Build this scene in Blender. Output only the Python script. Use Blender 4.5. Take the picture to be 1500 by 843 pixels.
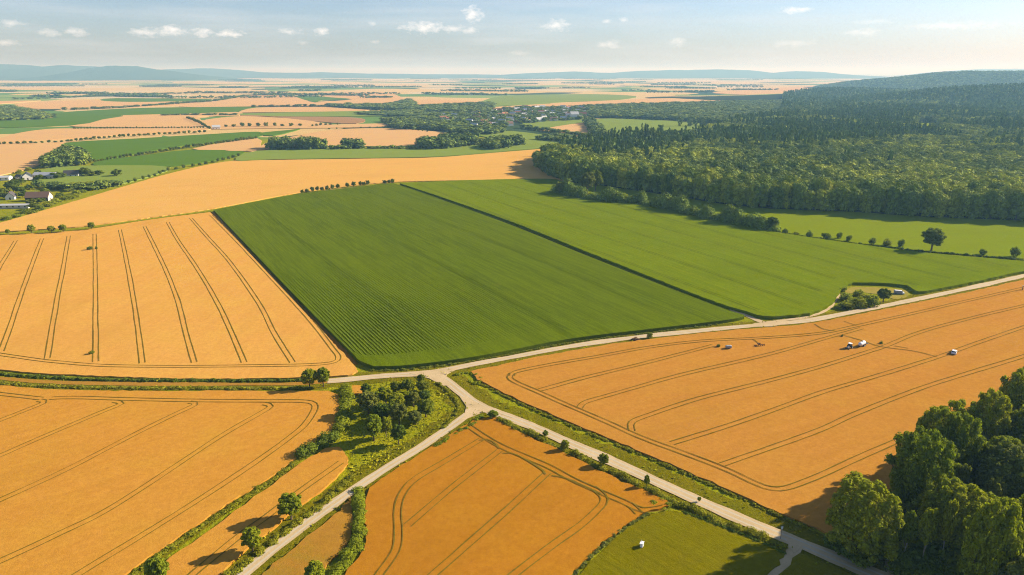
import bpy, bmesh, math, random
import numpy as np
from mathutils import Vector, Matrix
from mathutils.geometry import tessellate_polygon

for o in list(bpy.data.objects):
    bpy.data.objects.remove(o)
scene = bpy.context.scene
COL = scene.collection
R = math.radians
RNG = np.random.default_rng(11)
random.seed(5)

# ------------------------------------------------------------------ camera, sky, sun, exposure
CAM_H = 110.0
PITCH = math.atan(0.3155)
SP, CP = math.sin(PITCH), math.cos(PITCH)
cam_data = bpy.data.cameras.new('camera')
cam_data.sensor_width = 36.0
cam_data.sensor_fit = 'HORIZONTAL'
cam_data.lens = 24.0
cam_data.clip_start = 1.0
cam_data.clip_end = 200000.0
cam = bpy.data.objects.new('camera', cam_data)
COL.objects.link(cam)
cam.location = (0, 0, CAM_H)
cam.rotation_euler = (math.pi / 2 - PITCH, 0, 0)
scene.camera = cam

SUN_AZ, SUN_EL = R(20), R(25.5)          # azimuth from +x towards +y
SKY_STRENGTH = 0.056
SUN_STRENGTH = 5.0
EXPOSURE = 1.12
HAZE_DENSITY = 1.2e-4
HAZE_COLOR = (0.22, 0.45, 0.71, 1)

def ray(px, py):
    u = (px - 750) / 1000.0
    v = (421.5 - py) / 1000.0
    return Vector((u, CP + v * SP, -SP + v * CP))

def G(px, py):
    """point of the level ground seen at a place of the photograph"""
    d = ray(px, py)
    t = -CAM_H / d.z
    return Vector((d.x * t, d.y * t, 0.0))

def depth(y, z=0.0):
    return y * CP - (z - CAM_H) * SP

def ppm(p):
    return 1000.0 / depth(p.y)

def height_to(p, ytop):
    v = (421.5 - ytop) / 1000.0
    return CAM_H + p.y * (-SP + v * CP) / (CP + v * SP)

sun_data = bpy.data.lights.new('sun', 'SUN')
sun_data.energy = SUN_STRENGTH
sun_data.angle = R(0.5)
sun_data.color = (1.0, 0.89, 0.70)
sun = bpy.data.objects.new('sun', sun_data)
COL.objects.link(sun)
sun_vec = Vector((math.cos(SUN_EL) * math.cos(SUN_AZ), math.cos(SUN_EL) * math.sin(SUN_AZ), math.sin(SUN_EL)))
sun.rotation_euler = sun_vec.to_track_quat('Z', 'Y').to_euler()

world = bpy.data.worlds.new('World')
scene.world = world
world.use_nodes = True
wt = world.node_tree
wt.nodes.clear()

def wn(kind, **kw):
    n = wt.nodes.new(kind)
    for k, v in kw.items():
        setattr(n, k, v)
    return n

def wmath(op, a, b=None, c=None, clamp=False):
    n = wn('ShaderNodeMath', operation=op, use_clamp=clamp)
    for i, x in enumerate((a, b, c)):
        if x is None:
            continue
        if isinstance(x, (int, float)):
            n.inputs[i].default_value = x
        else:
            wt.links.new(x, n.inputs[i])
    return n.outputs[0]

def build_sky():
    out = wn('ShaderNodeOutputWorld')
    bg = wn('ShaderNodeBackground')
    bg.inputs['Strength'].default_value = SKY_STRENGTH
    sky = wn('ShaderNodeTexSky', sky_type='NISHITA', sun_disc=False)
    sky.sun_elevation = SUN_EL
    sky.sun_rotation = math.pi / 2 - SUN_AZ
    sky.altitude = 200
    sky.air_density = 1.0
    sky.dust_density = 0.45
    sky.ozone_density = 3.0
    tc = wn('ShaderNodeTexCoord')
    sep = wn('ShaderNodeSeparateXYZ')
    wt.links.new(tc.outputs['Generated'], sep.inputs[0])
    az = wmath('ARCTAN2', sep.outputs[0], sep.outputs[1])
    el = sep.outputs[2]
    comb = wn('ShaderNodeCombineXYZ')
    wt.links.new(wmath('MULTIPLY', az, 1.0), comb.inputs[0])
    wt.links.new(wmath('MULTIPLY', el, 1.9), comb.inputs[1])
    noise = wn('ShaderNodeTexNoise')
    noise.inputs['Scale'].default_value = 95
    noise.inputs['Detail'].default_value = 5
    noise.inputs['Roughness'].default_value = 0.62
    wt.links.new(comb.outputs[0], noise.inputs['Vector'])
    nz = wmath('SUBTRACT', noise.outputs[0], 0.5)
    # small fair weather clouds: picture column, row, half width, half height, density
    clouds = [(693, 21, 15, 12, .9), (622, 41, 36, 9, .85), (664, 43, 22, 6, .6), (690, 45, 16, 5, .6),
              (252, 45, 26, 8, .9), (212, 48, 22, 7, .7), (298, 48, 16, 8, .85), (336, 50, 24, 6, .85),
              (110, 47, 20, 7, .6), (72, 48, 18, 6, .5), (17, 34, 16, 6, .5), (8, 62, 18, 6, .5),
              (424, 47, 18, 5, .55), (472, 46, 12, 7, .75), (445, 63, 8, 4, .4), (545, 35, 8, 4, .4),
              (815, 37, 24, 8, .8), (889, 31, 8, 4, .6), (914, 30, 8, 4, .5), (893, 66, 20, 7, .55),
              (993, 62, 16, 7, .5), (1165, 15, 30, 5, .85), (1265, 48, 26, 7, .5), (1280, 32, 30, 4, .4),
              (1400, 38, 70, 7, .45), (1160, 64, 40, 6, .35), (760, 78, 18, 4, .35), (548, 62, 8, 3, .35)]
    total = None
    for (cx, cy, hw, hh, dens) in clouds:
        d = ray(cx, cy).normalized()
        a0, e0 = math.atan2(d.x, d.y), d.z
        k = 1.0 / ray(cx, cy).length / 1000.0
        dx = wmath('DIVIDE', wmath('SUBTRACT', az, a0), hw * k)
        dy = wmath('DIVIDE', wmath('SUBTRACT', el, e0), hh * k)
        d2 = wmath('ADD', wmath('MULTIPLY', dx, dx), wmath('MULTIPLY', dy, dy))
        m = wmath('SUBTRACT', 1.0, wmath('SQRT', d2))
        m = wmath('ADD', m, wmath('MULTIPLY', nz, 2.6))
        m = wmath('MULTIPLY', wmath('MULTIPLY', m, 0.8, clamp=True), dens)
        total = m if total is None else wmath('MAXIMUM', total, m)
    # thin veil of high cloud
    mp = wn('ShaderNodeMapping')
    mp.inputs['Scale'].default_value = (3.0, 3.0, 30.0)
    wt.links.new(tc.outputs['Generated'], mp.inputs[0])
    n2 = wn('ShaderNodeTexNoise')
    n2.inputs['Scale'].default_value = 2.2
    n2.inputs['Detail'].default_value = 4
    wt.links.new(mp.outputs[0], n2.inputs['Vector'])
    veil = wmath('MULTIPLY', wmath('SUBTRACT', n2.outputs[0], 0.42), 0.8, clamp=True)
    base = wn('ShaderNodeMix', data_type='RGBA')
    wt.links.new(veil, base.inputs[0])
    tint = wn('ShaderNodeMix', data_type='RGBA', blend_type='MULTIPLY')
    tint.inputs[0].default_value = 1.0
    grade = wn('ShaderNodeMapRange', interpolation_type='SMOOTHSTEP')
    wt.links.new(el, grade.inputs[0])
    grade.inputs[1].default_value = -0.01; grade.inputs[2].default_value = 0.085
    dimmer = wn('ShaderNodeMix', data_type='RGBA')
    wt.links.new(grade.outputs[0], dimmer.inputs[0])
    dimmer.inputs[6].default_value = (0.76, 0.72, 0.86, 1)      # sky colour turned down towards the horizon
    dimmer.inputs[7].default_value = (1.04, 1.02, 1.16, 1)
    wt.links.new(dimmer.outputs[2], tint.inputs[7])
    wt.links.new(sky.outputs[0], tint.inputs[6])
    wt.links.new(tint.outputs[2], base.inputs[6])
    base.inputs[7].default_value = (7.6, 7.8, 8.2, 1)
    mix = wn('ShaderNodeMix', data_type='RGBA')
    wt.links.new(total, mix.inputs[0])
    wt.links.new(base.outputs[2], mix.inputs[6])
    mix.inputs[7].default_value = (10.5, 10.2, 9.9, 1)
    wt.links.new(mix.outputs[2], bg.inputs['Color'])
    wt.links.new(bg.outputs[0], out.inputs['Surface'])
build_sky()

vs = scene.view_settings
vs.view_transform = 'Standard'
vs.look = 'None'
vs.exposure = EXPOSURE
vs.gamma = 1.0
vs.use_curve_mapping = False
scene.render.engine = 'CYCLES'
cy = scene.cycles
cy.use_denoising = True
cy.denoiser = 'OPENIMAGEDENOISE'
cy.denoising_input_passes = 'RGB_ALBEDO_NORMAL'
cy.denoising_prefilter = 'NONE'
cy.filter_width = 1.05
cy.max_bounces = 5
cy.diffuse_bounces = 1
cy.glossy_bounces = 2
cy.transmission_bounces = 2
cy.volume_bounces = 1
cy.transparent_max_bounces = 8
cy.caustics_reflective = False
cy.caustics_refractive = False

# ------------------------------------------------------------------ helpers
def tag(o, label=None, cat=None, group=None, kind=None):
    if label: o['label'] = label
    if cat: o['category'] = cat
    if group: o['group'] = group
    if kind: o['kind'] = kind
    return o

def link(name, me, mats=(), parent=None):
    o = bpy.data.objects.new(name, me)
    COL.objects.link(o)
    for m in mats:
        if m.name not in [x.name for x in me.materials if x]:
            me.materials.append(m)
    if parent is not None:
        o.parent = parent
    return o

def empty(name, loc, rz=0.0, sc=1.0):
    o = bpy.data.objects.new(name, None)
    COL.objects.link(o)
    o.location = loc
    o.rotation_euler = (0, 0, rz)
    o.scale = (sc, sc, sc) if isinstance(sc, (int, float)) else sc
    o.empty_display_size = 1
    return o

def np_mesh(name, V, F, mats=(), idx=None, tint=None, smooth=False):
    """V (n,3), F (m,4) quads"""
    V = np.ascontiguousarray(V, dtype=np.float32)
    F = np.ascontiguousarray(F, dtype=np.int32)
    me = bpy.data.meshes.new(name)
    me.vertices.add(len(V))
    me.vertices.foreach_set('co', V.ravel())
    me.loops.add(F.size)
    me.loops.foreach_set('vertex_index', F.ravel())
    me.polygons.add(len(F))
    me.polygons.foreach_set('loop_start', np.arange(0, F.size, 4, dtype=np.int32))
    me.polygons.foreach_set('loop_total', np.full(len(F), 4, dtype=np.int32))
    for m in mats:
        me.materials.append(m)
    if idx is not None:
        me.polygons.foreach_set('material_index', np.ascontiguousarray(idx, dtype=np.int32))
    me.polygons.foreach_set('use_smooth', np.full(len(F), smooth, dtype=bool))
    if tint is not None:
        a = me.attributes.new('tint', 'FLOAT', 'POINT')
        a.data.foreach_set('value', np.ascontiguousarray(tint, dtype=np.float32))
    me.update(calc_edges=True)
    return me

def catmull(pts, n=6, closed=False):
    P = [np.array(p, dtype=float) for p in pts]
    out = []
    m = len(P)
    for i in range(m if closed else m - 1):
        if closed:
            p0, p1, p2, p3 = P[i - 1], P[i], P[(i + 1) % m], P[(i + 2) % m]
        else:
            p0 = P[max(i - 1, 0)]; p1 = P[i]; p2 = P[i + 1]; p3 = P[min(i + 2, m - 1)]
        for k in range(n):
            t = k / n
            out.append(0.5 * ((2 * p1) + (-p0 + p2) * t + (2 * p0 - 5 * p1 + 4 * p2 - p3) * t * t + (-p0 + 3 * p1 - 3 * p2 + p3) * t ** 3))
    if not closed:
        out.append(P[-1])
    return out

def resample(pts, step):
    P = np.array([(p[0], p[1]) for p in pts], dtype=float)
    seg = np.hypot(*np.diff(P, axis=0).T)
    s = np.concatenate([[0], np.cumsum(seg)])
    n = max(2, int(s[-1] / step) + 1)
    t = np.linspace(0, s[-1], n)
    return np.stack([np.interp(t, s, P[:, 0]), np.interp(t, s, P[:, 1])], 1)

def gline(pix, smooth=True, step=2.5):
    pts = [G(*p) for p in pix]
    pts = [(p.x, p.y) for p in pts]
    if smooth and len(pts) > 2:
        pts = catmull(pts, 8)
    return resample(pts, step)

def offset_line(L, d):
    T = np.gradient(L, axis=0)
    T /= np.linalg.norm(T, axis=1, keepdims=True) + 1e-9
    N = np.stack([-T[:, 1], T[:, 0]], 1)
    d = np.asarray(d, dtype=float)
    return L + N * (d[:, None] if d.ndim else d)

def inside(poly, P):
    """poly (n,2), P (m,2) -> bool"""
    x, y = P[:, 0], P[:, 1]
    res = np.zeros(len(P), bool)
    n = len(poly)
    j = n - 1
    for i in range(n):
        xi, yi = poly[i]; xj, yj = poly[j]
        c = ((yi > y) != (yj > y)) & (x < (xj - xi) * (y - yi) / (yj - yi + 1e-12) + xi)
        res ^= c
        j = i
    return res

def gpoly(pix):
    return np.array([(G(*p).x, G(*p).y) for p in pix])

def scatter(poly, spacing, rng=RNG, jitter=0.42):
    x0, y0 = poly.min(0); x1, y1 = poly.max(0)
    gx = np.arange(x0, x1 + spacing, spacing)
    gy = np.arange(y0, y1 + spacing, spacing * 0.87)
    X, Y = np.meshgrid(gx, gy)
    X[1::2] += spacing / 2
    P = np.stack([X.ravel(), Y.ravel()], 1) + rng.uniform(-jitter, jitter, (X.size, 2)) * spacing
    return P[inside(poly, P)]

# ------------------------------------------------------------------ materials
class NT:
    def __init__(self, name):
        self.m = bpy.data.materials.new(name)
        self.m.use_nodes = True
        self.t = self.m.node_tree
        self.t.nodes.clear()
    def n(self, kind, **kw):
        x = self.t.nodes.new(kind)
        for k, v in kw.items():
            setattr(x, k, v)
        return x
    def set(self, sock, v):
        if hasattr(v, 'links') or hasattr(v, 'is_linked'):
            self.t.links.new(v, sock)
        else:
            sock.default_value = v
    def math(self, op, a, b=None, c=None, clamp=False):
        x = self.n('ShaderNodeMath', operation=op, use_clamp=clamp)
        for i, v in enumerate((a, b, c)):
            if v is not None:
                self.set(x.inputs[i], v)
        return x.outputs[0]
    def mix(self, f, a, b, blend='MIX'):
        x = self.n('ShaderNodeMix', data_type='RGBA', blend_type=blend)
        self.set(x.inputs[0], f); self.set(x.inputs[6], a); self.set(x.inputs[7], b)
        return x.outputs[2]
    def pos(self, scale=(1, 1, 1), rot=0.0):
        g = self.n('ShaderNodeNewGeometry')
        mp = self.n('ShaderNodeMapping')
        r2 = self.n('ShaderNodeVectorRotate', rotation_type='Z_AXIS')
        self.t.links.new(g.outputs['Position'], r2.inputs['Vector'])
        r2.inputs['Angle'].default_value = -rot
        self.t.links.new(r2.outputs[0], mp.inputs[0])
        mp.inputs['Scale'].default_value = scale
        return mp.outputs[0]
    def noise(self, vec, scale, detail=3, rough=0.55, lo=0.3, hi=0.7):
        x = self.n('ShaderNodeTexNoise')
        self.t.links.new(vec, x.inputs['Vector'])
        x.inputs['Scale'].default_value = scale
        x.inputs['Detail'].default_value = detail
        x.inputs['Roughness'].default_value = rough
        r = self.n('ShaderNodeMapRange')
        self.t.links.new(x.outputs[0], r.inputs[0])
        r.inputs[1].default_value = lo; r.inputs[2].default_value = hi
        return r.outputs[0]
    def finish(self, color, rough=0.9, spec=0.15, bump=None, bump_d=0.3, translucent=0.0, tcol=None):
        b = self.n('ShaderNodeBsdfPrincipled')
        self.set(b.inputs['Base Color'], color)
        b.inputs['Roughness'].default_value = rough
        b.inputs['Specular IOR Level'].default_value = spec
        if bump is not None:
            bp = self.n('ShaderNodeBump')
            bp.inputs['Strength'].default_value = 1.0
            bp.inputs['Distance'].default_value = bump_d
            self.t.links.new(bump, bp.inputs['Height'])
            self.t.links.new(bp.outputs[0], b.inputs['Normal'])
        out = self.n('ShaderNodeOutputMaterial')
        if translucent > 0:
            tr = self.n('ShaderNodeBsdfTranslucent')
            self.set(tr.inputs['Color'], tcol if tcol is not None else color)
            ms = self.n('ShaderNodeMixShader')
            ms.inputs[0].default_value = translucent
            self.t.links.new(b.outputs[0], ms.inputs[1])
            self.t.links.new(tr.outputs[0], ms.inputs[2])
            self.t.links.new(ms.outputs[0], out.inputs['Surface'])
        else:
            self.t.links.new(b.outputs[0], out.inputs['Surface'])
        return self.m

def c4(c):
    return (c[0], c[1], c[2], 1.0)

def plain(name, col, rough=0.6, spec=0.3, var=0.12, metallic=0.0):
    k = NT(name)
    v = k.noise(k.pos(), 1.7, 3)
    dark = tuple(x * (1 - var) for x in col)
    m = k.finish(k.mix(v, c4(dark), c4(col)), rough, spec)
    if metallic:
        m.node_tree.nodes['Principled BSDF'].inputs['Metallic'].default_value = metallic
    return m

def crop(name, base, alt, fleck, rows=0.0, row_gap=3.0, row_amt=0.42, grain=0.6, patch=60.0, bump=0.06, patch_amt=0.7, streak=0.0, weeds=None, lodged=0.45):
    """field of a standing crop: broad patches, drilled rows, ears as fine grain"""
    k = NT(name)
    p = k.pos()
    big = k.noise(p, 1.0 / patch, 4, 0.6)
    col = k.mix(k.math('MULTIPLY', big, patch_amt), c4(base), c4(alt))
    pr = k.pos((1.0 / row_gap, 0.02, 1), rows)
    rown = k.noise(pr, 1.0, 3, 0.6, 0.32, 0.68)
    if streak > 0:
        ps = k.pos((1.0 / 14.0, 0.004, 1), rows)
        st = k.noise(ps, 1.0, 3, 0.6, 0.35, 0.65)
        col = k.mix(k.math('MULTIPLY', st, streak), col, c4(alt))
    col = k.mix(k.math('MULTIPLY', rown, row_amt), col, c4(fleck))
    fine = k.noise(p, 1.9, 4, 0.8, 0.36, 0.66)
    col = k.mix(k.math('MULTIPLY', fine, grain), col, c4(fleck))
    mid = k.noise(p, 0.16, 3, 0.6, 0.45, 0.75)
    col = k.mix(k.math('MULTIPLY', mid, 0.3), col, c4(alt))
    hue = k.noise(p, 0.045, 5, 0.7, 0.42, 0.68)
    col = k.mix(k.math('MULTIPLY', hue, 0.55), col, c4((base[0] * 0.95, base[1] * 1.09, base[2] * 0.85)))
    clump = k.noise(p, 0.75, 4, 0.75, 0.36, 0.7)
    col = k.mix(k.math('MULTIPLY', clump, 0.55), col, c4(tuple(v * 0.80 for v in fleck)))
    lod = k.noise(k.pos((0.035, 0.012, 1), rows + 0.25), 1.0, 5, 0.65, 0.52, 0.78)
    col = k.mix(k.math('MULTIPLY', lod, lodged), col, c4(tuple(v * q for v, q in zip(fleck, (0.80, 0.86, 0.85)))))
    spot = k.noise(p, 0.11, 5, 0.75, 0.60, 0.78)
    col = k.mix(k.math('MULTIPLY', spot, lodged * 0.7), col, c4((fleck[0] * 0.72, fleck[1] * 0.95, fleck[2] * 0.8)))
    if weeds is not None:
        wd = k.noise(p, 0.05, 5, 0.7, 0.52, 0.7)
        col = k.mix(k.math('MULTIPLY', wd, 0.8), col, c4(weeds))
    h = k.math('ADD', k.math('MULTIPLY', fine, 0.6), k.math('MULTIPLY', rown, 0.5))
    return k.finish(col, 0.95, 0.0, bump=h, bump_d=bump)

W_LEFT = crop('ripe_wheat_amber', (0.6073, 0.3125, 0.0664), (0.6559, 0.3576, 0.0834), (0.5101, 0.2385, 0.0442), rows=R(-3), row_gap=2.2, streak=0.5)
W_LOW = crop('ripe_wheat_gold', (0.5210, 0.2458, 0.0367), (0.5775, 0.2841, 0.0463), (0.4190, 0.1808, 0.0212), rows=R(-52), row_gap=2.0, streak=0.3)
W_RIGHT = crop('ripe_wheat_rust', (0.4738, 0.2143, 0.0370), (0.5169, 0.2478, 0.0442), (0.3768, 0.1588, 0.0210), rows=R(-62), row_gap=2.0, streak=0.45)
W_MID = crop('ripe_wheat_copper', (0.4205, 0.1740, 0.0135), (0.4606, 0.2049, 0.0186), (0.3305, 0.1308, 0.0084), rows=R(-45), row_gap=2.0, streak=0.4)
W_BACK = crop('ripe_wheat_pale', (0.6057, 0.3294, 0.0820), (0.6388, 0.3613, 0.0984), (0.5506, 0.2869, 0.0656), rows=R(-70), row_gap=4, streak=0.5, grain=0.25)
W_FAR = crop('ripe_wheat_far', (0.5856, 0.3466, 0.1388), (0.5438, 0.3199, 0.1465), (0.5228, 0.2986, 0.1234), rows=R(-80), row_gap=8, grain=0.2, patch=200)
W_DRY = crop('thin_dry_wheat', (0.4021, 0.1913, 0.0272), (0.4395, 0.2295, 0.0408), (0.2992, 0.1403, 0.0150), rows=R(-30), row_gap=2.0, weeds=(0.19, 0.165, 0.015))
_a, _b = G(640, 290), G(1050, 450)
DITCH_ANG = math.atan2(_a.y - _b.y, _a.x - _b.x)
G_SOY = crop('bean_crop_green', (0.1647, 0.1992, 0.0007), (0.2030, 0.2265, 0.0010), (0.1077, 0.1510, 0.0005), rows=DITCH_ANG - math.pi / 2, row_gap=2.2, row_amt=0.8, grain=0.8, streak=0.9, bump=0.12)
G_MEADOW = crop('meadow_green', (0.1897, 0.2228, 0.0022), (0.2098, 0.2371, 0.0028), (0.1399, 0.1848, 0.0018), rows=R(-80), row_gap=6, streak=0.6, bump=0.1)
G_LOW = crop('young_crop_green', (0.1976, 0.1643, 0.0007), (0.2305, 0.1791, 0.0010), (0.1317, 0.1196, 0.0005), rows=R(-137), row_gap=1.3, row_amt=0.7, bump=0.15)
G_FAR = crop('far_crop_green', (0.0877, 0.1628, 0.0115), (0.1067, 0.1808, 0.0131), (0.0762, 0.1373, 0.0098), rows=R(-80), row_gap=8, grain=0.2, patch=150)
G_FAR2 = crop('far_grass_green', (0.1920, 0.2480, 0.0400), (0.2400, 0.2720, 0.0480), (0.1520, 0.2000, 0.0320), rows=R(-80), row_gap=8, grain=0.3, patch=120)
BARE = crop('bare_tilled_soil', (0.3280, 0.1804, 0.0820), (0.3690, 0.2132, 0.0984), (0.2788, 0.1476, 0.0656), rows=R(-80), row_gap=8, grain=0.2)

W_PALE = crop('worn_pale_grass', (0.34, 0.25, 0.06), (0.38, 0.30, 0.08), (0.24, 0.20, 0.03), patch=15, weeds=(0.17, 0.17, 0.012))
def maize_mat():
    k = NT('maize_leaves')
    p = k.pos()
    big = k.noise(p, 1 / 70, 4, 0.6)
    col = k.mix(k.math('MULTIPLY', big, 0.8), c4((0.126, 0.176, 0.001)), c4((0.158, 0.196, 0.001)))
    fine = k.noise(p, 1.1, 3, 0.7, 0.35, 0.7)
    col = k.mix(k.math('MULTIPLY', fine, 0.55), col, c4((0.060, 0.098, 0.001)))
    pr = k.pos((1 / 18, 0.004, 1), MAIZE_ANG - math.pi / 2)
    st = k.noise(pr, 1.0, 3, 0.6, 0.4, 0.62)
    rw = k.noise(k.pos((1 / 1.5, 0.03, 1), MAIZE_ANG - math.pi / 2), 1.0, 3, 0.7, 0.40, 0.62)
    col = k.mix(k.math('MULTIPLY', rw, 0.55), col, c4((0.055, 0.082, 0.002)))
    gap = k.noise(p, 0.09, 5, 0.75, 0.62, 0.80)
    col = k.mix(k.math('MULTIPLY', gap, 0.6), col, c4((0.16, 0.15, 0.010)))
    col = k.mix(k.math('MULTIPLY', st, 0.4), col, c4((0.126, 0.168, 0.002)))
    return k.finish(col, 0.9, 0.0, bump=fine, bump_d=0.12, translucent=0.15)
_a, _b = G(312, 310), G(522, 530)
MAIZE_ANG = math.atan2(_a.y - _b.y, _a.x - _b.x)
MAIZE = maize_mat()

def ground_mat():
    k = NT('grassland')
    p = k.pos()
    a = k.noise(p, 0.06, 4, 0.6)
    b = k.noise(p, 0.7, 4, 0.7, 0.35, 0.7)
    col = k.mix(a, c4((0.20, 0.22, 0.003)), c4((0.34, 0.30, 0.006)))
    col = k.mix(k.math('MULTIPLY', b, 0.6), col, c4((0.085, 0.115, 0.007)))
    # patchwork of fields far out on the plain
    v = k.n('ShaderNodeTexVoronoi', feature='F1', distance='MINKOWSKI')
    k.t.links.new(k.pos((1 / 520, 1 / 420, 1), 0.35), v.inputs['Vector'])
    v.inputs['Scale'].default_value = 1.0
    v.inputs['Exponent'].default_value = 6
    sp = k.n('ShaderNodeSeparateColor')
    k.t.links.new(v.outputs['Color'], sp.inputs[0])
    rmp = k.n('ShaderNodeValToRGB')
    rmp.color_ramp.interpolation = 'CONSTANT'
    e = rmp.color_ramp.elements
    e[0].position = 0.0; e[0].color = c4((0.52, 0.36, 0.14))
    e[1].position = 0.38; e[1].color = c4((0.11, 0.20, 0.04))
    for q, cc in ((0.52, (0.50, 0.37, 0.17)), (0.66, (0.045, 0.075, 0.03)), (0.76, (0.50, 0.40, 0.23)), (0.9, (0.20, 0.27, 0.07))):
        x = e.new(q); x.color = c4(cc)
    k.t.links.new(sp.outputs[0], rmp.inputs[0])
    g = k.n('ShaderNodeNewGeometry')
    ln = k.n('ShaderNodeVectorMath', operation='LENGTH')
    k.t.links.new(g.outputs['Position'], ln.inputs[0])
    far = k.n('ShaderNodeMapRange')
    k.t.links.new(ln.outputs['Value'], far.inputs[0])
    far.inputs[1].default_value = 1250; far.inputs[2].default_value = 1300
    col = k.mix(far.outputs[0], col, rmp.outputs[0])
    return k.finish(col, 0.95, 0.0, bump=b, bump_d=0.25)
GROUND = ground_mat()

def gravel_mat():
    k = NT('pale_gravel')
    p = k.pos()
    a = k.noise(p, 0.25, 4, 0.6)
    b = k.noise(p, 2.5, 3, 0.7)
    col = k.mix(k.noise(p, 0.09, 5, 0.75, 0.42, 0.62), c4((0.47, 0.345, 0.175)), c4((0.56, 0.42, 0.235)))
    col = k.mix(k.math('MULTIPLY', b, 0.4), col, c4((0.32, 0.245, 0.155)))
    return k.finish(col, 0.9, 0.1, bump=b, bump_d=0.03)
GRAVEL = gravel_mat()
RUT = plain('worn_wheel_rut', (0.48, 0.41, 0.29), 0.9, 0.1)
TRACK = crop('wheel_track_weeds_shade', (0.2000, 0.1350, 0.0144), (0.3125, 0.1812, 0.0240), (0.1187, 0.0875, 0.0096), grain=0.6, patch=9, patch_amt=1.0)  # weeds and soil, with the shade inside the crop gaps put into the colour
TRACK_MID = crop('thin_crop_between_tracks', (0.3780, 0.1895, 0.0306), (0.3510, 0.1886, 0.0272), (0.3060, 0.1518, 0.0204), grain=0.45, patch=14)
VERGE = crop('rough_verge_grass', (0.2374, 0.2126, 0.0052), (0.3679, 0.2670, 0.0113), (0.1128, 0.1137, 0.0031), grain=0.75, patch=9, patch_amt=1.0, bump=0.5)
DITCH = crop('dark_ditch_soil', (0.055, 0.055, 0.014), (0.07, 0.065, 0.018), (0.035, 0.04, 0.01), grain=0.5)
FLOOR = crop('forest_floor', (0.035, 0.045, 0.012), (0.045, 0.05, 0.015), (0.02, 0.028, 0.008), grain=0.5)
BARK = plain('bark', (0.16, 0.115, 0.075), 0.95, 0.05, 0.5)
PALE_BARK = plain('pale_bark', (0.42, 0.37, 0.29), 0.9, 0.05, 0.4)

def leaf_mat(name, c_dark, c_mid, c_light, source='object', trans=0.36):
    k = NT(name)
    if source == 'object':
        oi = k.n('ShaderNodeObjectInfo')
        rnd = oi.outputs['Random']
    else:
        at = k.n('ShaderNodeAttribute')
        at.attribute_name = 'tint'
        rnd = at.outputs['Fac']
    col = k.n('ShaderNodeValToRGB')
    e = col.color_ramp.elements
    e[0].position = 0.0; e[0].color = c4(c_dark)
    e[1].position = 1.0; e[1].color = c4(c_light)
    x = e.new(0.55); x.color = c4(c_mid)
    k.t.links.new(rnd, col.inputs[0])
    p = k.pos()
    n = k.noise(p, 0.55, 3, 0.6, 0.3, 0.7)
    ri = k.n('ShaderNodeNewGeometry').outputs['Random Per Island']
    base = k.mix(k.math('MULTIPLY', n, 0.5), col.outputs[0], c4(tuple(v * 0.7 for v in c_mid)))
    hs = k.n('ShaderNodeHueSaturation')
    k.t.links.new(base, hs.inputs['Color'])
    k.t.links.new(k.math('MULTIPLY_ADD', ri, 0.7, 0.65), hs.inputs['Value'])
    tc = k.mix(1.0, hs.outputs[0], (1.5, 1.55, 0.45, 1), 'MULTIPLY')
    return k.finish(hs.outputs[0], 0.8, 0.05, translucent=trans, tcol=tc)
LEAF = leaf_mat('broad_leaves', (0.1624, 0.2128, 0.0134), (0.2520, 0.2800, 0.0134), (0.3192, 0.3192, 0.0179))
LEAF_DARK = leaf_mat('dark_leaves', (0.0840, 0.1296, 0.0168), (0.1440, 0.1860, 0.0168), (0.2220, 0.2340, 0.0192))
LEAF_PALE = leaf_mat('pale_leaves', (0.15, 0.18, 0.035), (0.19, 0.205, 0.035), (0.22, 0.23, 0.04))
LEAF_GOLD = leaf_mat('yellowing_leaves', (0.21, 0.17, 0.02), (0.24, 0.19, 0.02), (0.28, 0.21, 0.02))
LEAF_FOREST = leaf_mat('forest_leaves', (0.0640, 0.1216, 0.0333), (0.1920, 0.2432, 0.0333), (0.4608, 0.4864, 0.0384), 'attr', 0.06)
LEAF_EDGE = leaf_mat('forest_edge_leaves', (0.1037, 0.1647, 0.0268), (0.2074, 0.2684, 0.0268), (0.3904, 0.4026, 0.0293), 'object', 0.05)
LEAF_WEED = leaf_mat('weedy_grass', (0.19, 0.20, 0.010), (0.24, 0.24, 0.012), (0.29, 0.27, 0.016))
LEAF_TUFT = leaf_mat('verge_tufts', (0.13, 0.17, 0.006), (0.29, 0.28, 0.008), (0.46, 0.38, 0.02), 'attr', 0.25)

# ------------------------------------------------------------------ ground and fields
ground_me = np_mesh('ground', [(-45000, -3000, 0), (45000, -3000, 0), (45000, 45000, 0), (-45000, 45000, 0)], [[0, 1, 2, 3]], [GROUND])
tag(link('ground', ground_me), kind='structure')

def slab(name, poly2, h, mat, z0=0.0):
    """a standing crop or surface: flat top at h, side faces down to the ground"""
    pts = [Vector((float(x), float(y), 0)) for x, y in poly2]
    area = sum(pts[i].x * pts[(i + 1) % len(pts)].y - pts[(i + 1) % len(pts)].x * pts[i].y for i in range(len(pts)))
    if area < 0:
        pts.reverse()
    n = len(pts)
    bm = bmesh.new()
    top = [bm.verts.new((p.x, p.y, h)) for p in pts]
    bot = [bm.verts.new((p.x, p.y, z0)) for p in pts]
    for tri in tessellate_polygon([pts]):
        f = [top[i] for i in tri]
        a = (f[1].co - f[0].co).cross(f[2].co - f[0].co)
        if a.z < 0:
            f.reverse()
        try:
            bm.faces.new(f)
        except ValueError:
            pass
    for i in range(n):
        j = (i + 1) % n
        bm.faces.new((bot[i], bot[j], top[j], top[i]))
    me = bpy.data.meshes.new(name)
    bm.to_mesh(me)
    bm.free()
    return link(name, me, [mat])

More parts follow.
